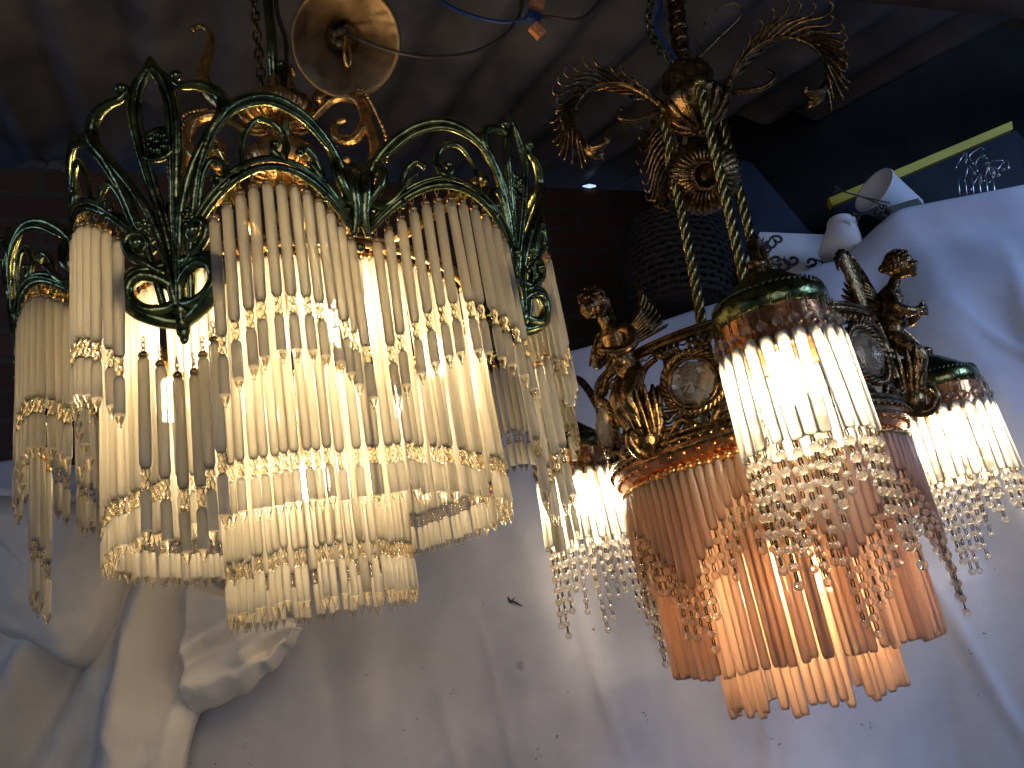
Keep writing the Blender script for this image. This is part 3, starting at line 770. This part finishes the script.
# children built in world coordinates under a part: undo the root's offset
def fix_children():
    for o in list(bpy.data.objects):
        if o.parent is not None and o.parent.parent is not None and o.name.split('.')[0] in ('rosette', 'cut_jewel', 'collar', 'bulb_holder', 'bulb'):
            root = o.parent.parent
            if o.parent.matrix_basis == Matrix():
                o.matrix_parent_inverse = Matrix()
                # parent's world matrix is identity (root * inverse), so world-built meshes already sit right
for_lamps = [o for o in bpy.data.objects if o.parent is not None and o.parent.name.startswith('lamp_cap') and o.name.split('.')[0] in ('pearl_link', 'satin_rod', 'bead_strand')]
for o in for_lamps:
    o.matrix_basis = Matrix.Translation(WM[right.name].translation) @ o.matrix_basis

# =================================================================== LOOSE THINGS NEAR THE ROOF
c = atY(347, 42, .93); ax = (Vector((0, 0, 0))-c).normalized(); ax = (ax+Vector((.22, .0, -.34))).normalized()
T = Matrix.Translation(c) @ ax.to_track_quat('Z', 'Y').to_matrix().to_4x4()
M_dish = metal('tarnished_brass', (.10, .068, .036), (.24, .17, .095), (.38, .58), 25, .3, 90)
can = empty('ceiling_canopy', c, 'tarnished brass bell shaped ceiling canopy hanging loose, seen into its open mouth', 'ceiling canopy')
mb = MB()
mb.lathe([(.012, -.052), (.020, -.052), (.026, -.044), (.030, -.034), (.048, -.026), (.056, -.014), (.072, -.006), (.0765, .0), (.0745, .0015), (.070, -.003), (.054, -.011), (.046, -.023), (.028, -.031), (.023, -.042), (.018, -.049), (.012, -.049)], 56, 0, T)
mb.build('canopy_bell', M_dish, can, True)
mb = MB(); mb.tube(crom([T @ Vector(p) for p in ((.002, 0, -.05), (.001, .004, -.02), (-.004, -.012, .006), (-.002, -.026, .012), (.004, -.030, .008), (.006, -.020, .004), (.004, 0, -.02))], 6), .0024, 8)
mb.build('hook', M_brass, can, True)
mb = MB()
for i in range(14): mb.ball(T @ Vector((.012*math.cos(i*2.4)*(.4+.04*i), .012*math.sin(i*2.4)*(.4+.04*i), -.046+.004*(i % 4))), .0065, 0, 6)
mb.tube([T @ Vector((0, 0, -.05)), T @ Vector((0, 0, -.08)), Vector(T @ Vector((0, 0, -.08)))+Vector((0, 0, .25))], .003, 6)
mb.build('knotted_flex', M_wire, can, True)
def wire(name, pix, r, mat, label):
    mb = MB(); mb.tube(crom([atY(*p) for p in pix], 8), r, 8)
    return tag(mb.build(name, mat), label, 'wire')
wire('flex_wire', [(343, 30, .95), (362, 40, .93), (392, 51, .93), (430, 57, .95), (470, 53, .98), (498, 40, 1.0), (514, 24, 1.02), (521, 8, 1.03), (523, -25, 1.05)], .0026, M_wire, 'brown two core flex drooping from the brass canopy to the connector')
wire('blue_wire', [(425, -20, 1.05), (445, 3, 1.03), (470, 15, 1.02), (500, 22, 1.02), (520, 21, 1.02), (528, 17, 1.02)], .0030, M_bluewire, 'blue insulated wire running under the roof into the connector')
wire('thin_wire', [(532, 17, 1.02), (550, 17, 1.02), (575, 20, 1.03), (592, 10, 1.05), (610, -15, 1.08)], .0026, M_wire, 'dark brown wire leaving the connector towards the right')
conn = empty('wire_connector', atY(535, 15, 1.02), 'small orange terminal connector joining the hanging wires', 'wire connector')
M_orange = plain('orange_plastic', (.45, .16, .06), (.6, .26, .10), 60, .4)
for (px, py, an, mt) in ((537, 5, .3, M_orange), (537, 31, .9, M_orange), (533, 17, .2, M_bluewire)):
    T = Matrix.Translation(atY(px, py, 1.02)) @ Matrix.Rotation(an, 4, 'Y') @ Matrix.Rotation(.4, 4, 'Z')
    mb = MB(); mb.box((-.010, -.006, -.0075), (.010, .006, .0075), 0, T)
    for q in (-.005, .005): mb.lathe([(0, -.0008), (.0024, -.0008), (.0024, .001), (0, .001)], 8, 0, T @ Matrix.Translation((q, -.006, 0)) @ Matrix.Rotation(math.pi/2, 4, 'X'))
    mb.build('terminal_block', mt, conn, True)

# =================================================================== SETTING
A22 = R(22); E1 = Vector((math.cos(A22), math.sin(A22), 0)); E2 = Vector((-math.sin(A22), math.cos(A22), 0))
def SW(s_, w, z): return E1*s_+E2*w+Vector((0, 0, z))
def grid(name, nu, nv, fn, mat, thick=None):
    mb = MB(); vs = [fn(i/nu, j/nv) for j in range(nv+1) for i in range(nu+1)]
    fs = [(j*(nu+1)+i, j*(nu+1)+i+1, (j+1)*(nu+1)+i+1, (j+1)*(nu+1)+i) for j in range(nv) for i in range(nu)]
    mb._add(vs, fs, 0); o = mb.build(name, mat)
    if thick:
        m = o.modifiers.new('thickness', 'SOLIDIFY'); m.thickness = thick; m.offset = 0
    return o
# corrugated roof sheeting, rising towards the wall
M_roof = plain('roof_sheet', (.048, .049, .060), (.105, .10, .112), 6, .5, .3, 60, .3)
roof = grid('roof', 260, 8, lambda u, v: SW(-2.2+3.86*u, -1.1+3.5*v, 1.40+.28*(-1.1+3.5*v-2.0)+.020*math.sin((-2.2+3.86*u)*2*math.pi/.155)+.014), M_roof, .003)
structure(roof)
# a timber purlin near the roof edge
M_timber = plain('old_timber', (.030, .018, .012), (.065, .040, .026), 12, .8, .5, 40)
mb = MB(); mb.box((-2.2, -.04, -.05), (2.6, .04, .05), 0, Matrix.Translation(SW(0, .98, roof_z(*SW(0, .98, 0).xy)-.0)) @ Matrix.Rotation(A22, 4, 'Z') @ Matrix.Translation((0, 0, .095)))
pur = tag(mb.build('timber_beam', M_timber), 'old dark timber beam crossing above the corrugated roof sheet', 'beam')
mb = MB(); a, b = atY(800, -18, 1.10), atY(1060, 10, 1.22); d = (b-a)
mb.tube([a-d*.2, b+d*.4], .026, 4, 0); 
tag(mb.build('roof_purlin', M_timber), 'brown timber purlin at the top right corner under the roof', 'beam')
# brick wall
m, nt, out = newmat('dark_brick'); tc = N(nt, 'ShaderNodeTexCoord'); br = N(nt, 'ShaderNodeTexBrick')
br.inputs['Scale'].default_value = 1; br.inputs['Brick Width'].default_value = .23; br.inputs['Row Height'].default_value = .075; br.inputs['Mortar Size'].default_value = .008
br.inputs['Color1'].default_value = (.055, .020, .015, 1); br.inputs['Color2'].default_value = (.032, .016, .014, 1); br.inputs['Mortar'].default_value = (.035, .032, .030, 1)
mp = N(nt, 'ShaderNodeMapping'); mp.inputs['Rotation'].default_value = (R(90), 0, 0)
nt.links.new(tc.outputs['Object'], mp.inputs['Vector']); nt.links.new(mp.outputs[0], br.inputs['Vector'])
p = N(nt, 'ShaderNodeBsdfPrincipled'); p.inputs['Roughness'].default_value = .85; nt.links.new(br.outputs['Color'], p.inputs['Base Color'])
bp = N(nt, 'ShaderNodeBump'); bp.inputs['Strength'].default_value = .6; bp.inputs['Distance'].default_value = .006; nt.links.new(br.outputs['Fac'], bp.inputs['Height']); bp.invert = True
nt.links.new(bp.outputs['Normal'], p.inputs['Normal']); nt.links.new(p.outputs['BSDF'], out.inputs['Surface']); M_brick = m
mb = MB(); mb.box((-2.6, 0, -2.5), (2.9, .12, 0), 0)
wall = mb.build('brick_wall', M_brick); wall.location = SW(0, 2.05, 1.375); wall.rotation_euler = (0, 0, A22)
tag(wall, 'dark red brick wall at the back under the roof', 'wall')
M_void = plain('void_black', (.0045, .004, .004), (.008, .007, .0065), 8, .85, 0, 80, .08)  # near-black colour paints in the unlit void behind the clutter
mb = MB(); mb.box((.72, 1.9, -1), (4.5, 1.96, 4), 0, Matrix.Translation((0, 0, -.4)) @ Matrix.Rotation(R(6), 4, 'Z'))
tag(mb.build('void_backdrop', M_void), 'black backdrop standing in for the dark void behind the clutter at the right', 'wall')
M_floor = plain('floor_concrete', (.16, .15, .14), (.26, .25, .235), 5, .85, .3, 30)
fl = grid('floor', 2, 2, lambda u, v: Vector((-4+8*u, -4+8*v, -1.15)), M_floor); structure(fl)

# --- the painter's sheet hung over the bench
m, nt, out = newmat('cotton_sheet')
tc, nz, rp = noise_ramp(nt, 3.5, 6, (.35, .36, .43), (.54, .545, .61), .3, .7)
p = N(nt, 'ShaderNodeBsdfPrincipled'); p.inputs['Roughness'].default_value = .9; p.inputs['Specular IOR Level'].default_value = .1
def specks(scale, thr0, thr1, colr, src, seed):
    vz = N(nt, 'ShaderNodeTexVoronoi'); vz.inputs['Scale'].default_value = scale; vz.inputs['Randomness'].default_value = 1
    mpn = N(nt, 'ShaderNodeMapping'); mpn.inputs['Location'].default_value = (seed, seed*1.7, seed*.3); mpn.inputs['Scale'].default_value = (1, .3, 1)
    nz2 = N(nt, 'ShaderNodeTexNoise'); nz2.inputs['Scale'].default_value = scale*2.2
    ad = N(nt, 'ShaderNodeVectorMath'); ad.operation = 'MULTIPLY_ADD'; ad.inputs[1].default_value = (.06, .06, .06)
    nt.links.new(tc.outputs['Object'], mpn.inputs['Vector']); nt.links.new(tc.outputs['Object'], nz2.inputs['Vector'])
    nt.links.new(nz2.outputs['Color'], ad.inputs[0]); nt.links.new(mpn.outputs[0], ad.inputs[2]); nt.links.new(ad.outputs[0], vz.inputs['Vector'])
    r2 = N(nt, 'ShaderNodeValToRGB'); r2.color_ramp.elements[0].position = thr0; r2.color_ramp.elements[1].position = thr1
    r2.color_ramp.elements[0].color = (1, 1, 1, 1); r2.color_ramp.elements[1].color = (0, 0, 0, 1)
    nt.links.new(vz.outputs['Distance'], r2.inputs['Fac'])
    # only some cells carry a mark, and fewer marks high up on the sheet
    sp = N(nt, 'ShaderNodeSeparateColor'); nt.links.new(vz.outputs['Color'], sp.inputs['Color'])
    gt = N(nt, 'ShaderNodeMath'); gt.operation = 'GREATER_THAN'; gt.inputs[1].default_value = .70; nt.links.new(sp.outputs['Red'], gt.inputs[0])
    sx = N(nt, 'ShaderNodeSeparateXYZ'); nt.links.new(tc.outputs['Object'], sx.inputs['Vector'])
    mr = N(nt, 'ShaderNodeMapRange'); mr.inputs['From Min'].default_value = .22; mr.inputs['From Max'].default_value = .02; nt.links.new(sx.outputs['Z'], mr.inputs['Value'])
    m1 = N(nt, 'ShaderNodeMath'); m1.operation = 'MULTIPLY'; nt.links.new(r2.outputs['Color'], m1.inputs[0]); nt.links.new(gt.outputs[0], m1.inputs[1])
    m2 = N(nt, 'ShaderNodeMath'); m2.operation = 'MULTIPLY'; nt.links.new(m1.outputs[0], m2.inputs[0]); nt.links.new(mr.outputs['Result'], m2.inputs[1])
    mx = N(nt, 'ShaderNodeMix'); mx.data_type = 'RGBA'; nt.links.new(m2.outputs[0], mx.inputs['Factor'])
    nt.links.new(src, mx.inputs['A']); mx.inputs['B'].default_value = (*colr, 1); return mx.outputs['Result']
c_ = specks(30, .062, .09, (.09, .08, .10), rp.outputs['Color'], 1.3)
c_ = specks(12, .06, .075, (.22, .05, .05), c_, 4.1)
c_ = specks(9, .10, .16, (.30, .27, .30), c_, 7.7)
nt.links.new(c_, p.inputs['Base Color'])
n2 = N(nt, 'ShaderNodeTexNoise'); n2.inputs['Scale'].default_value = 7; n2.inputs['Detail'].default_value = 6
nt.links.new(tc.outputs['Object'], n2.inputs['Vector'])
bp = N(nt, 'ShaderNodeBump'); bp.inputs['Strength'].default_value = .3; bp.inputs['Distance'].default_value = .02; nt.links.new(n2.outputs['Fac'], bp.inputs['Height'])
nt.links.new(bp.outputs['Normal'], p.inputs['Normal']); nt.links.new(p.outputs['BSDF'], out.inputs['Surface']); M_sheet = m
def lerp_tab(tab, x):
    if x <= tab[0][0]: return tab[0][1:]
    for a, b in zip(tab, tab[1:]):
        if x <= b[0]:
            t = (x-a[0])/(b[0]-a[0]); t = t*t*(3-2*t); return [q+(w-q)*t for q, w in zip(a[1:], b[1:])]
    return tab[-1][1:]
EDGE = [(-1.6, 1.60, .58), (-1.06, 1.62, .565), (-.86, 1.66, .525), (-.4, 1.74, .54), (.12, 1.76, .63), (.54, 1.74, .675), (.74, 1.70, .70), (.90, 1.64, .765), (1.14, 1.58, .735), (1.7, 1.5, .76)]
def sheet_fn(u, v):
    x = -1.6+3.3*u; Y, Z = lerp_tab(EDGE, x)
    Y -= .05*(x > .5)*(x-.5)
    if v < .25:                                                      # lies back over the pile
        t = 1-v/.25; y = Y+.02+.42*t; z = Z-.012-.03*t+.02*noise.noise(Vector((x*3, t*3, 2)))
        if v > .2: z = Z-.012*((.25-v)/.05)
    else:
        t = (v-.25)/.75; z = Z-t*1.55; y = Y-.16*min(1, t*2.2)-.05*t-.012*math.sin(math.pi*min(1, t*8))
        y += .030*noise.noise(Vector((x*2.2, t*2.6, 0)))*min(1, t*8)+.006*abs(noise.noise(Vector((x*9+t*7, t*5-x*4, 9))))*min(1, t*8)+.010*noise.noise(Vector((x*6+t*3, t*4, 5)))*min(1, t*8)
        for cx, k_, t0_, w_ in ((-.16, .22, .28, .009), (-.24, .25, .33, .012), (.02, .18, .22, .010), (.62, .5, .35, .011), (1.02, -.2, .05, .014), (.86, .8, .12, .012), (.40, -.3, .30, .010)):
            y -= .0065*math.exp(-((x-cx-k_*(t-t0_)+.02*noise.noise(Vector((t*5, cx*9, 0))))/w_)**2)*max(0, min(1, (t-t0_)*8))*max(0, min(1, (t0_+.42-t)*6))
        y -= .020*math.exp(-((x-.95-.35*t)/.05)**2)*min(1, t*6)+.014*math.exp(-((x-.30+.5*t)/.06)**2)*min(1, t*6)
        if x > .35 and t > .40: k = min(1, (x-.35)/.3); y += .42*k*(t-.40)
        if x > .6: y += .032*math.sin((x*1.0+t*6.5+.3*noise.noise(Vector((x*4, t*4, 3))))*6)*math.exp(-t*5)*min(1, t*14)*min(1, (x-.6)*4)
    return Vector((x, y, z))
sheet = grid('dust_sheet', 380, 230, sheet_fn, M_sheet, .002)
tag(sheet, 'large white paint spattered dust sheet hung behind both chandeliers', 'dust sheet')
# --- cream bundle of cloth, bottom left
M_cream = plain('cream_canvas', (.62, .58, .52), (.76, .72, .65), 5, .92, .6, 22, .1, (.3, .7), .010)
bun = empty('canvas_drape', atY(120, 760, 1.42), 'cream canvas cloth bunched in folds at the lower left', 'cloth')
def ptab(tab, x): return lerp_tab(tab, x)[0]
TOPE = [(-60, 492), (0, 488), (60, 492), (85, 500), (118, 505), (150, 520), (194, 560)]
def drape_fn(u, v):
    vv = max(0, (v-.1)/.9)
    px = -60+253*u; yt = ptab(TOPE, px); py = yt+(880-yt)*vv
    px2 = px-max(0, (py-690)/110)*14*u**3+3*math.sin(py*.04)*u
    ph = math.atan2(px2-165, py-380)
    d = .030*math.sin(ph*15+1.2*noise.noise(Vector((ph*3, py*.006, 0))))*min(1, vv*4)
    d += .017*math.sin(ph*37+py*.012)*min(1, vv*4)+.022*abs(math.sin(ph*9.5+.9+.8*noise.noise(Vector((px2*.01, py*.012, 6)))))*min(1, vv*3)+.010*noise.noise(Vector((px2*.02, py*.02, 2)))+.008*abs(noise.noise(Vector((px2*.06+py*.02, py*.03, 7))))
    P_ = atY(px2, py, 1.45)+Vector((0, d-.05*vv, 0))
    if u > .93: P_.y += .05*((u-.93)/.07)**2
    if v < .1: t = 1-v/.1; P_ += Vector((0, .16*t, -.03*t*t))
    return P_
grid_mb = lambda nu, nv, fn: (lambda mb: (mb._add([fn(i/nu, j/nv) for j in range(nv+1) for i in range(nu+1)], [(j*(nu+1)+i, j*(nu+1)+i+1, (j+1)*(nu+1)+i+1, (j+1)*(nu+1)+i) for j in range(nv) for i in range(nu)], 0), mb)[1])(MB())
def cloth_part(name, nu, nv, fn):
    o = grid_mb(nu, nv, fn).build(name, M_cream, bun, True)
    m = o.modifiers.new('thickness', 'SOLIDIFY'); m.thickness = .003; m.offset = 0
cloth_part('hanging_folds', 110, 90, drape_fn)
FL = [(-45, 500), (0, 491), (38, 493), (70, 498), (93, 520), (105, 548), (103, 585), (91, 622), (74, 652), (50, 668), (15, 648), (-45, 615)]
FLC = crom([Vector((x, y, 0)) for x, y in FL], 7, True)
def flap_fn(u, v):
    q = FLC[int(round(u*len(FLC))) % len(FLC)]; c = Vector((35, 575, 0)); p_ = c.lerp(q, min(1, v*1.12))
    P_ = atY(p_.x, p_.y, 1.365)
    e = max(0, v*1.12-.8)/.2
    P_.y += .05*v*v+.035*min(1, e)**2+(.05*(v*1.12-1)/.12 if v*1.12 > 1 else 0)+.006*noise.noise(Vector((p_.x*.04, p_.y*.04, 1)))
    return P_
cloth_part('loose_flap', len(FLC), 26, flap_fn)
SU = [(186, 575), (215, 588), (250, 604), (280, 616), (297, 624)]; SL = [(184, 716), (205, 709), (235, 696), (265, 672), (285, 648), (297, 628)]
def swag_fn(u, v):
    px = 186+111*u; a, b = ptab(SU, px), ptab(SL, px)
    py = a+(b-a)*v
    w = px*.55+py*.8
    d = -.020*math.sin(math.pi*v)**.8*(1-.6*u)+.010*abs(math.sin((px*.9-py*.35)*.055+.4))+.010*math.sin(w*.16+2*noise.noise(Vector((px*.02, py*.02, 3))))*math.sin(math.pi*v)
    d += .03*max(0, (v-.86)/.14)**2+.05*max(0, (.08-v)/.08)
    d -= .014*math.exp(-((v-.80)/.07)**2)
    return atY(px, py, 1.45)+Vector((0, d, 0))
cloth_part('gathered_hem', 50, 50, swag_fn)
# black twig on the sheet
def on_sheet(px, py, lift=.004):
    lo, hi = 1.2, 2.0
    d = ray(px, py)
    for _ in range(40):
        Y = (lo+hi)/2; P_ = d*(Y/d.y)
        u = (P_.x+1.6)/3.3; Ye, Ze = lerp_tab(EDGE, P_.x); v = .25+.75*(Ze-P_.z)/1.55
        if sheet_fn(u, v).y > Y: lo = Y
        else: hi = Y
    return d*((lo-lift)/d.y)
mb = MB(); mb.tube([on_sheet(508, 597), on_sheet(510, 601, .008), on_sheet(515, 602, .006), on_sheet(522, 606)], [.0012, .0028, .002, .0008], 6)
mb.tube([on_sheet(511, 602), on_sheet(515, 597, .008)], [.002, .0008], 6)
tag(mb.build('black_twig', M_wire), 'tiny black bent twig stuck on the dust sheet between the chandeliers', 'twig')

# =================================================================== CLUTTER BEHIND THE SHEET (right)
M_blue = plain('blue_painted_board', (.018, .024, .048), (.028, .036, .065), 6, .6)
def quadslab(name, pix, Y, thick, mat, parent=None):
    f = [atY(px, py, y) for px, py, y in pix]; n = (f[1]-f[0]).cross(f[2]-f[0]).normalized()
    if n.y < 0: n = -n
    b = [q+n*thick for q in f]; k = len(f); mb = MB()
    fs = [tuple(range(k)), tuple(range(2*k-1, k-1, -1))]+[(i, k+i, k+(i+1) % k, (i+1) % k) for i in range(k)]
    mb._add(f+b, fs, 0, True); return mb.build(name, mat, parent, True) if parent else mb.build(name, mat)
tag(quadslab('leaning_board', [(690, 258, 1.84), (742, 160, 1.95), (752, 163, 1.95), (832, 258, 1.84)], 0, .02, M_blue), 'dark blue board leaning behind the twisted chandelier rods', 'board')
cs = empty('tool_case', atY(925, 190, 1.85), 'dark blue case with a bright yellow top edge at the right', 'case')
quadslab('case_front', [(832, 206, 1.86), (1016, 130, 1.86), (1034, 150, 1.84), (1034, 230, 1.80), (850, 262, 1.82)], 0, .06, plain('navy_plastic', (.008, .010, .016), (.012, .015, .024), 8, .4), cs)
quadslab('yellow_edge', [(829, 198, 1.845), (1012, 121, 1.845), (1013, 129, 1.845), (832, 206, 1.845)], 0, .02, plain('yellow_plastic', (.30, .23, .012), (.38, .29, .02), 10, .5), cs)
M_cup = plain('white_plastic', (.55, .56, .60), (.66, .67, .70), 8, .45)
def pot(name, px, py, Y, axis, r0, r1, L, label, rest=True):
    c = atY(px, py, Y); T = Matrix.Translation(c) @ Vector(axis).normalized().to_track_quat('Z', 'Y').to_matrix().to_4x4()
    mb = MB(); mb.lathe([(0, -L+.003), (r1-.003, -L+.003), (r0-.003, 0), (r0+.002, .002), (r0+.003, -.003), (r0, -.005), (r1, -L), (0, -L)], 32, 0, T)
    return tag(mb.build(name, M_cup), label, 'pot', 'white plastic pots on the sheet')
pot('plastic_pot', 874, 190, 1.74, (-.72, -.38, .45), .054, .040, .11, 'white plastic pot lying tilted with its open grey mouth up')
pot('plastic_pot', 842, 224, 1.72, (.35, .25, .9), .030, .050, .085, 'greyish white pot upside down left of the tilted pot')
M_olive = plain('olive_card', (.045, .055, .045), (.07, .08, .06), 12, .7)
tag(quadslab('olive_box', [(890, 206, 1.70), (918, 198, 1.70), (928, 210, 1.70), (924, 236, 1.68), (890, 240, 1.68)], 0, .05, M_olive), 'small dull olive box in front of the white pots', 'box')
mb = MB()
for pts in ([(838, 190), (862, 197), (884, 206), (896, 214)], [(862, 197), (876, 200), (890, 203)], [(856, 215), (876, 214), (892, 219)], [(880, 206), (884, 214), (890, 218)]):
    mb.tube(crom([atY(px, py, 1.665) for px, py in pts], 5), .0018, 6)
for px, py in ((855, 216), (838, 190), (884, 207), (888, 219), (880, 212)): 
    for q in range(4): mb.ball(atY(px+random.uniform(-3, 3), py+random.uniform(-3, 3), 1.66), .005, 0, 6)
tag(mb.build('dried_sprig', M_wire), 'dark dried sprig with seed heads before the white pots', 'sprig')
mb = MB()
for k in range(9):
    x0, y0 = 958+5*k+random.uniform(-3, 3), 190-random.uniform(0, 26)
    mb.tube(crom([atY(x0, y0, 1.72), atY(x0+random.uniform(-8, 8), y0-8, 1.73), atY(x0+random.uniform(-4, 12), y0-16, 1.72), atY(x0+10, y0-random.uniform(4, 18), 1.71)], 5), .0016, 6)
    mb.ball(atY(x0+10, y0-8, 1.71), .0045, 1, 7)
for k in range(6): mb.tube([atY(960+7*k, 196, 1.72), atY(958+7*k, 178, 1.72)], .0016, 5)
tag(mb.build('wire_trinket', [metal('silver_wire', (.5, .5, .5), (.7, .7, .7)), M_bead]), 'tangle of silvery wire with glass drops behind the sheet top', 'trinket')
# wicker basket, standing half hidden behind the sheet edge
bk = atY(678, 262, 1.90); bx = MB(); nb = 64
M_wick = plain('dark_wicker', (.008, .007, .007), (.022, .019, .018), 60, .75)
for j in range(14):
    z = -.14+.017*j; rr = .115+.022*math.sin(j/13*2.6)
    bx.tube([(rr*math.cos(2*math.pi*i/nb)*(1+.03*(1 if (i+j) % 2 else -1)), rr*math.sin(2*math.pi*i/nb)*(1+.03*(1 if (i+j) % 2 else -1)), z+.002*math.sin(i*1.3+j)) for i in range(nb)], .0075, 6, closed=True)
for i in range(0, nb, 2):
    a = 2*math.pi*i/nb; bx.tube([(.115*math.cos(a), .115*math.sin(a), -.15), (.135*math.cos(a), .135*math.sin(a), -.04), (.118*math.cos(a), .118*math.sin(a), .085)], .004, 5)
bx.lathe([(0, -.148), (.112, -.148), (.112, -.14), (0, -.14)], 32)
b = bx.build('wicker_basket', M_wick); b.location = bk; b.rotation_euler = (R(-8), R(10), 0)
tag(b, 'dark wicker basket behind the sheet edge between the rods', 'basket')
# scrolled iron tray: white panel with black scrolls
tr = empty('scroll_panel', atY(790, 250, 1.80), 'white panel with black curling iron scrolls behind the front lamp', 'panel')
quadslab('panel_plate', [(745, 262, 1.83), (760, 232, 1.84), (862, 236, 1.84), (868, 275, 1.80), (752, 300, 1.80)], 0, .012, M_cup, tr)
mb = MB()
rs = random.Random(5)
for k in range(15):
    x0, y0 = 752+rs.uniform(0, 100), 238+rs.uniform(0, 40); s_ = rs.choice((1, -1)); r0 = rs.uniform(7, 13); a0 = rs.uniform(0, 6.28)
    pts = [atY(x0+r0*(1-q*.075)*math.cos(a0+s_*q*.62), y0+r0*.7*(1-q*.075)*math.sin(a0+s_*q*.62), 1.795-.0002*q) for q in range(11)]
    mb = MB(); mb.tube(pts, [.002, .0034, .0036, .003, .0045], 6); mb.build('iron_scroll', M_wire, tr, True)

# pale lump on top of the wall, left; gap of daylight is the far opening under the eave
mb = MB(); c = Vector((-1.115, 1.80, 1.395))
for q in range(7): mb.ball(c+Vector((.03*(q-3), .01*math.sin(q*2), -.004*abs(q-3)+.008*math.sin(q*3))), .032-.004*abs(q-3), 0, 8, (1.2, 1, .7))
tag(mb.build('rag', plain('grey_rag', (.05, .05, .055), (.09, .085, .09), 20, .9)), 'pale crumpled rag lying on top of the wall at left', 'rag')
w0, w1 = atY(590, 188, 2.26), None
mb = MB(); c = Vector((.360, 2.345, 1.379))
mb.tube([c+Vector((-.022, 0, .004)), c, c+Vector((.020, 0, -.004))], [.002, .008, .003], 8, 0, flat=.35)
tag(mb.build('daylight_chink', lit('daylight', (.55, .75, 1.0), 1.1)), 'bright bluish chink of daylight between wall top and roof', 'daylight gap')

# =================================================================== LIGHT
w = bpy.data.worlds.new('World'); sc.world = w; w.use_nodes = True
w.node_tree.nodes['Background'].inputs['Color'].default_value = (.40, .55, .95, 1); w.node_tree.nodes['Background'].inputs['Strength'].default_value = .10
def area(name, loc, target, size, power, colr, sy=None):
    l = bpy.data.lights.new(name, 'AREA'); l.energy = power; l.color = colr; l.size = size
    if sy: l.shape = 'RECTANGLE'; l.size_y = sy
    o = bpy.data.objects.new(name, l); col.objects.link(o); o.location = loc
    o.rotation_euler = (Vector(target)-Vector(loc)).to_track_quat('-Z', 'Y').to_euler(); return o
area('doorway_daylight', (2.5, -.2, 1.1), (.9, 1.55, .5), 1.2, 60, (.34, .55, 1.0), 1.2)
area('garden_daylight', (-1.2, -2.4, 1.1), (-.2, 1.2, .3), .5, 24, (.55, 1.0, .45), .8)
area('open_door_daylight', (.6, -2.8, -.1), (.1, 1.5, -.1), 2.0, 17, (.92, .88, .98), 1.6)
area('side_gap_daylight', (-2.3, .1, .85), (-1.3, .9, 2.2), .8, 8, (.35, .55, 1.0), .8)
vs = sc.view_settings; vs.view_transform = 'Standard'; vs.look = 'None'; vs.exposure = 0; vs.gamma = 1
cy = sc.cycles; cy.max_bounces = 14; cy.transparent_max_bounces = 24; cy.transmission_bounces = 10; cy.diffuse_bounces = 6; cy.glossy_bounces = 5
cy.sample_clamp_indirect = 12; cy.use_denoising = True; cy.caustics_refractive = False; cy.caustics_reflective = False
